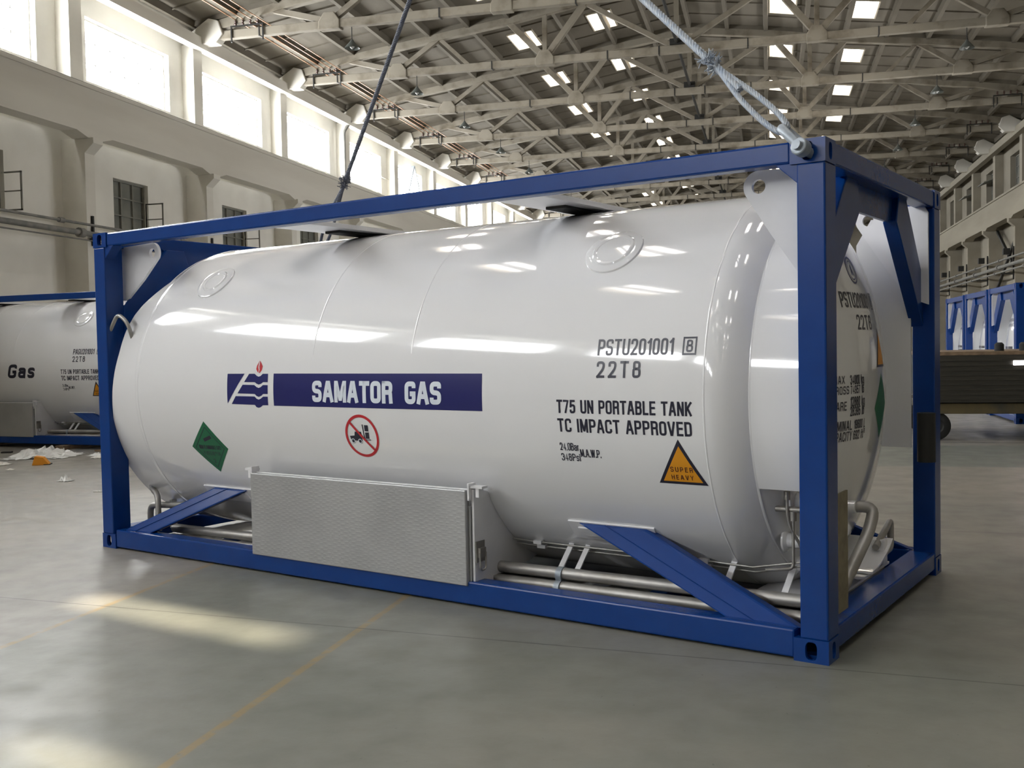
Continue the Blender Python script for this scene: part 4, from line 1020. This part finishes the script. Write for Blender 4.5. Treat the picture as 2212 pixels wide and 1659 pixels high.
# ---------------------------------------------------------------- flatbed trailer, right
tr = empty('flatbed_trailer', (2.35, 17.0, 0))
MB().box(0, 0, 1.33, 9.0, 2.4, 1.39).build('deck', WOOD, tr, bevel=.005)
mb = MB(); mb.box(.02, -.01, .60, 9.0, .05, 1.33)
for i in range(9): mb.box(0, -.022, .64+.075*i, 9.0, -.01, .655+.075*i)
mb.build('side_panel', TRAILER, tr); MB().box(.02, .05, .66, 9, 2.38, 1.33).build('stacked_load', TRAILER, tr)
MB().box(.0, .05, .42, 9.0, .22, .585).build('chassis_beam', CHASSIS, tr, bevel=.01); MB().box(.0, 2.2, .42, 9.0, 2.36, .60).build('chassis_beam', CHASSIS, tr)
MB().box(0, .22, .48, .15, 2.2, .60).build('chassis_beam', CHASSIS, tr)
for x in (.18, 3.2, 6.6):
    for y in (.10, 2.06):
        wq = MB().lathe([(0, .12), (0, .2), (.02, .225), (.18, .225), (.2, .2), (.2, .12)], lambda h, r, a, x=x, y=y: (x+r*math.cos(a), y+h, .225+r*math.sin(a)), 32).build('wheel', RUBBER, tr, smooth=40)
        MB().lathe([(.03, 0), (.03, .1), (.0, .12), (.2, .12), (.17, .1), (.17, 0)], lambda h, r, a, x=x, y=y: (x+r*math.cos(a), y+h, .225+r*math.sin(a)), 24).build('rim', DARK, wq, smooth=40)
        MB().box(x-.05, y+.03, .2, x+.05, y+.17, .5).build('axle_bracket', CHASSIS, tr)
for x in (1.1, 1.45):
    MB().lathe([(0, .07), (.1, .07), (.13, .04), (.13, 0)], lambda h, r, a, x=x: (x+r*math.cos(a), .12+r*math.sin(a), 1.39+h), 14).build('stake_cap', RUBBER, tr, smooth=40)
rl = MB().box(1.27, -.035, 1.17, 1.42, -.015, 1.24).build('tail_light', LAMPG, tr, bevel=.004); rl['label'] = 'glaring white lamp'
MB().box(1.43, -.035, 1.18, 1.58, -.015, 1.23).build('tail_light', LAMPR, tr, bevel=.004)['label'] = 'glowing red lamp'
tag(tr, 'low dark flatbed trailer with timber deck edge and lit lamps at the right edge', 'trailer')

# ---------------------------------------------------------------- litter on the floor, left
def crumple(name, x, y, sx, sy, h, m, n=14, seed=1, rz=0, parent=None, ridged=True):
    rnd = random.Random(seed); mb = MB(); hs = {}
    for i in range(n+1):
        for j in range(n+1):
            u, v = i/n-.5, j/n-.5; rr = (u*u+v*v)**.5; z = max(0, (1 - (rr/.52)**2))*h*rnd.uniform(.15, 1.1) + .004
            hs[i, j] = (u*sx*rnd.uniform(.85, 1.1), v*sy*rnd.uniform(.85, 1.1), max(.003, z if rr < .52 else .003 + rnd.random()*.01))
    vs = [hs[i, j] for i in range(n+1) for j in range(n+1)]; fs = [(i*(n+1)+j, (i+1)*(n+1)+j, (i+1)*(n+1)+j+1, i*(n+1)+j+1) for i in range(n) for j in range(n)]
    o = mb.add(vs, fs).build(name, m); o.location = (x, y, 0); o.rotation_euler = (0, 0, rz)
    md = o.modifiers.new('thick', 'SOLIDIFY'); md.thickness = .003
    return o
tag(crumple('plastic_film', -11.12, 13.75, 1.0, .9, .17, FILM, 18, 3, .3), 'crumpled heap of white plastic film on the floor at the left', 'plastic film')
tag(crumple('plastic_film', -10.30, 13.95, .28, .2, .05, FILM, 8, 5), 'small twist of white film between the heap and the blue post', 'plastic film')
tag(crumple('paper_scrap', -10.05, 13.62, .18, .14, .05, PAPER, 7, 6), 'white paper scrap lying close to the blue corner post', 'paper scrap')
tag(crumple('paper_scrap', -10.95, 12.63, .24, .18, .06, PAPER, 7, 8), 'pale yellowish paper scrap at the far left edge', 'paper scrap')
tag(crumple('paper_scrap', -10.35, 12.1, .12, .06, .02, PAPER, 6, 9), 'tiny white scrap just right of the yellowish scrap', 'paper scrap')
tag(crumple('tissue_ball', -8.66, 11.08, .17, .13, .09, FILM, 9, 10), 'crumpled whitish tissue ball alone on the open floor at the left', 'tissue')
tag(crumple('paper_scrap', -7.58, 10.25, .10, .03, .012, PAPER, 6, 11, .3), 'thin white sliver of paper beside the base of the blue post', 'paper scrap')
ob = empty('orange_carton', (-10.36, 12.72, 0), .5)
MB().prism([(-.1, 0), (.14, 0), (.05, .11), (-.06, .13)], XZ, -.08, .08).build('carton_body', ORANGE, ob, bevel=.004); MB().box(.06, -.09, 0, .15, .09, .012).build('carton_flap', DARK, ob)
tag(ob, 'squashed orange carton with dark flap in front of the film heap', 'carton')
for i, (x, y, rz, lb) in enumerate(((-9.75, 14.4, .2, 'dark steel offcut under the left container, nearest the blue post'), (-10.5, 14.55, -.1, 'rusty strip on the floor in front of the left container'), (-12.2, 14.2, .4, 'small dark scrap left of the film heap'))):
    o = MB().box(-.28 if i < 2 else -.08, -.05, 0, .28 if i < 2 else .08, .05, .05 if i == 0 else .025).build('steel_offcut', DARK if i != 1 else WOOD, bevel=.004); o.location = (x, y, 0); o.rotation_euler = (0, 0, rz); tag(o, lb, 'metal scrap')
for o in COL.objects:
    if 'own' in o: del o['own']
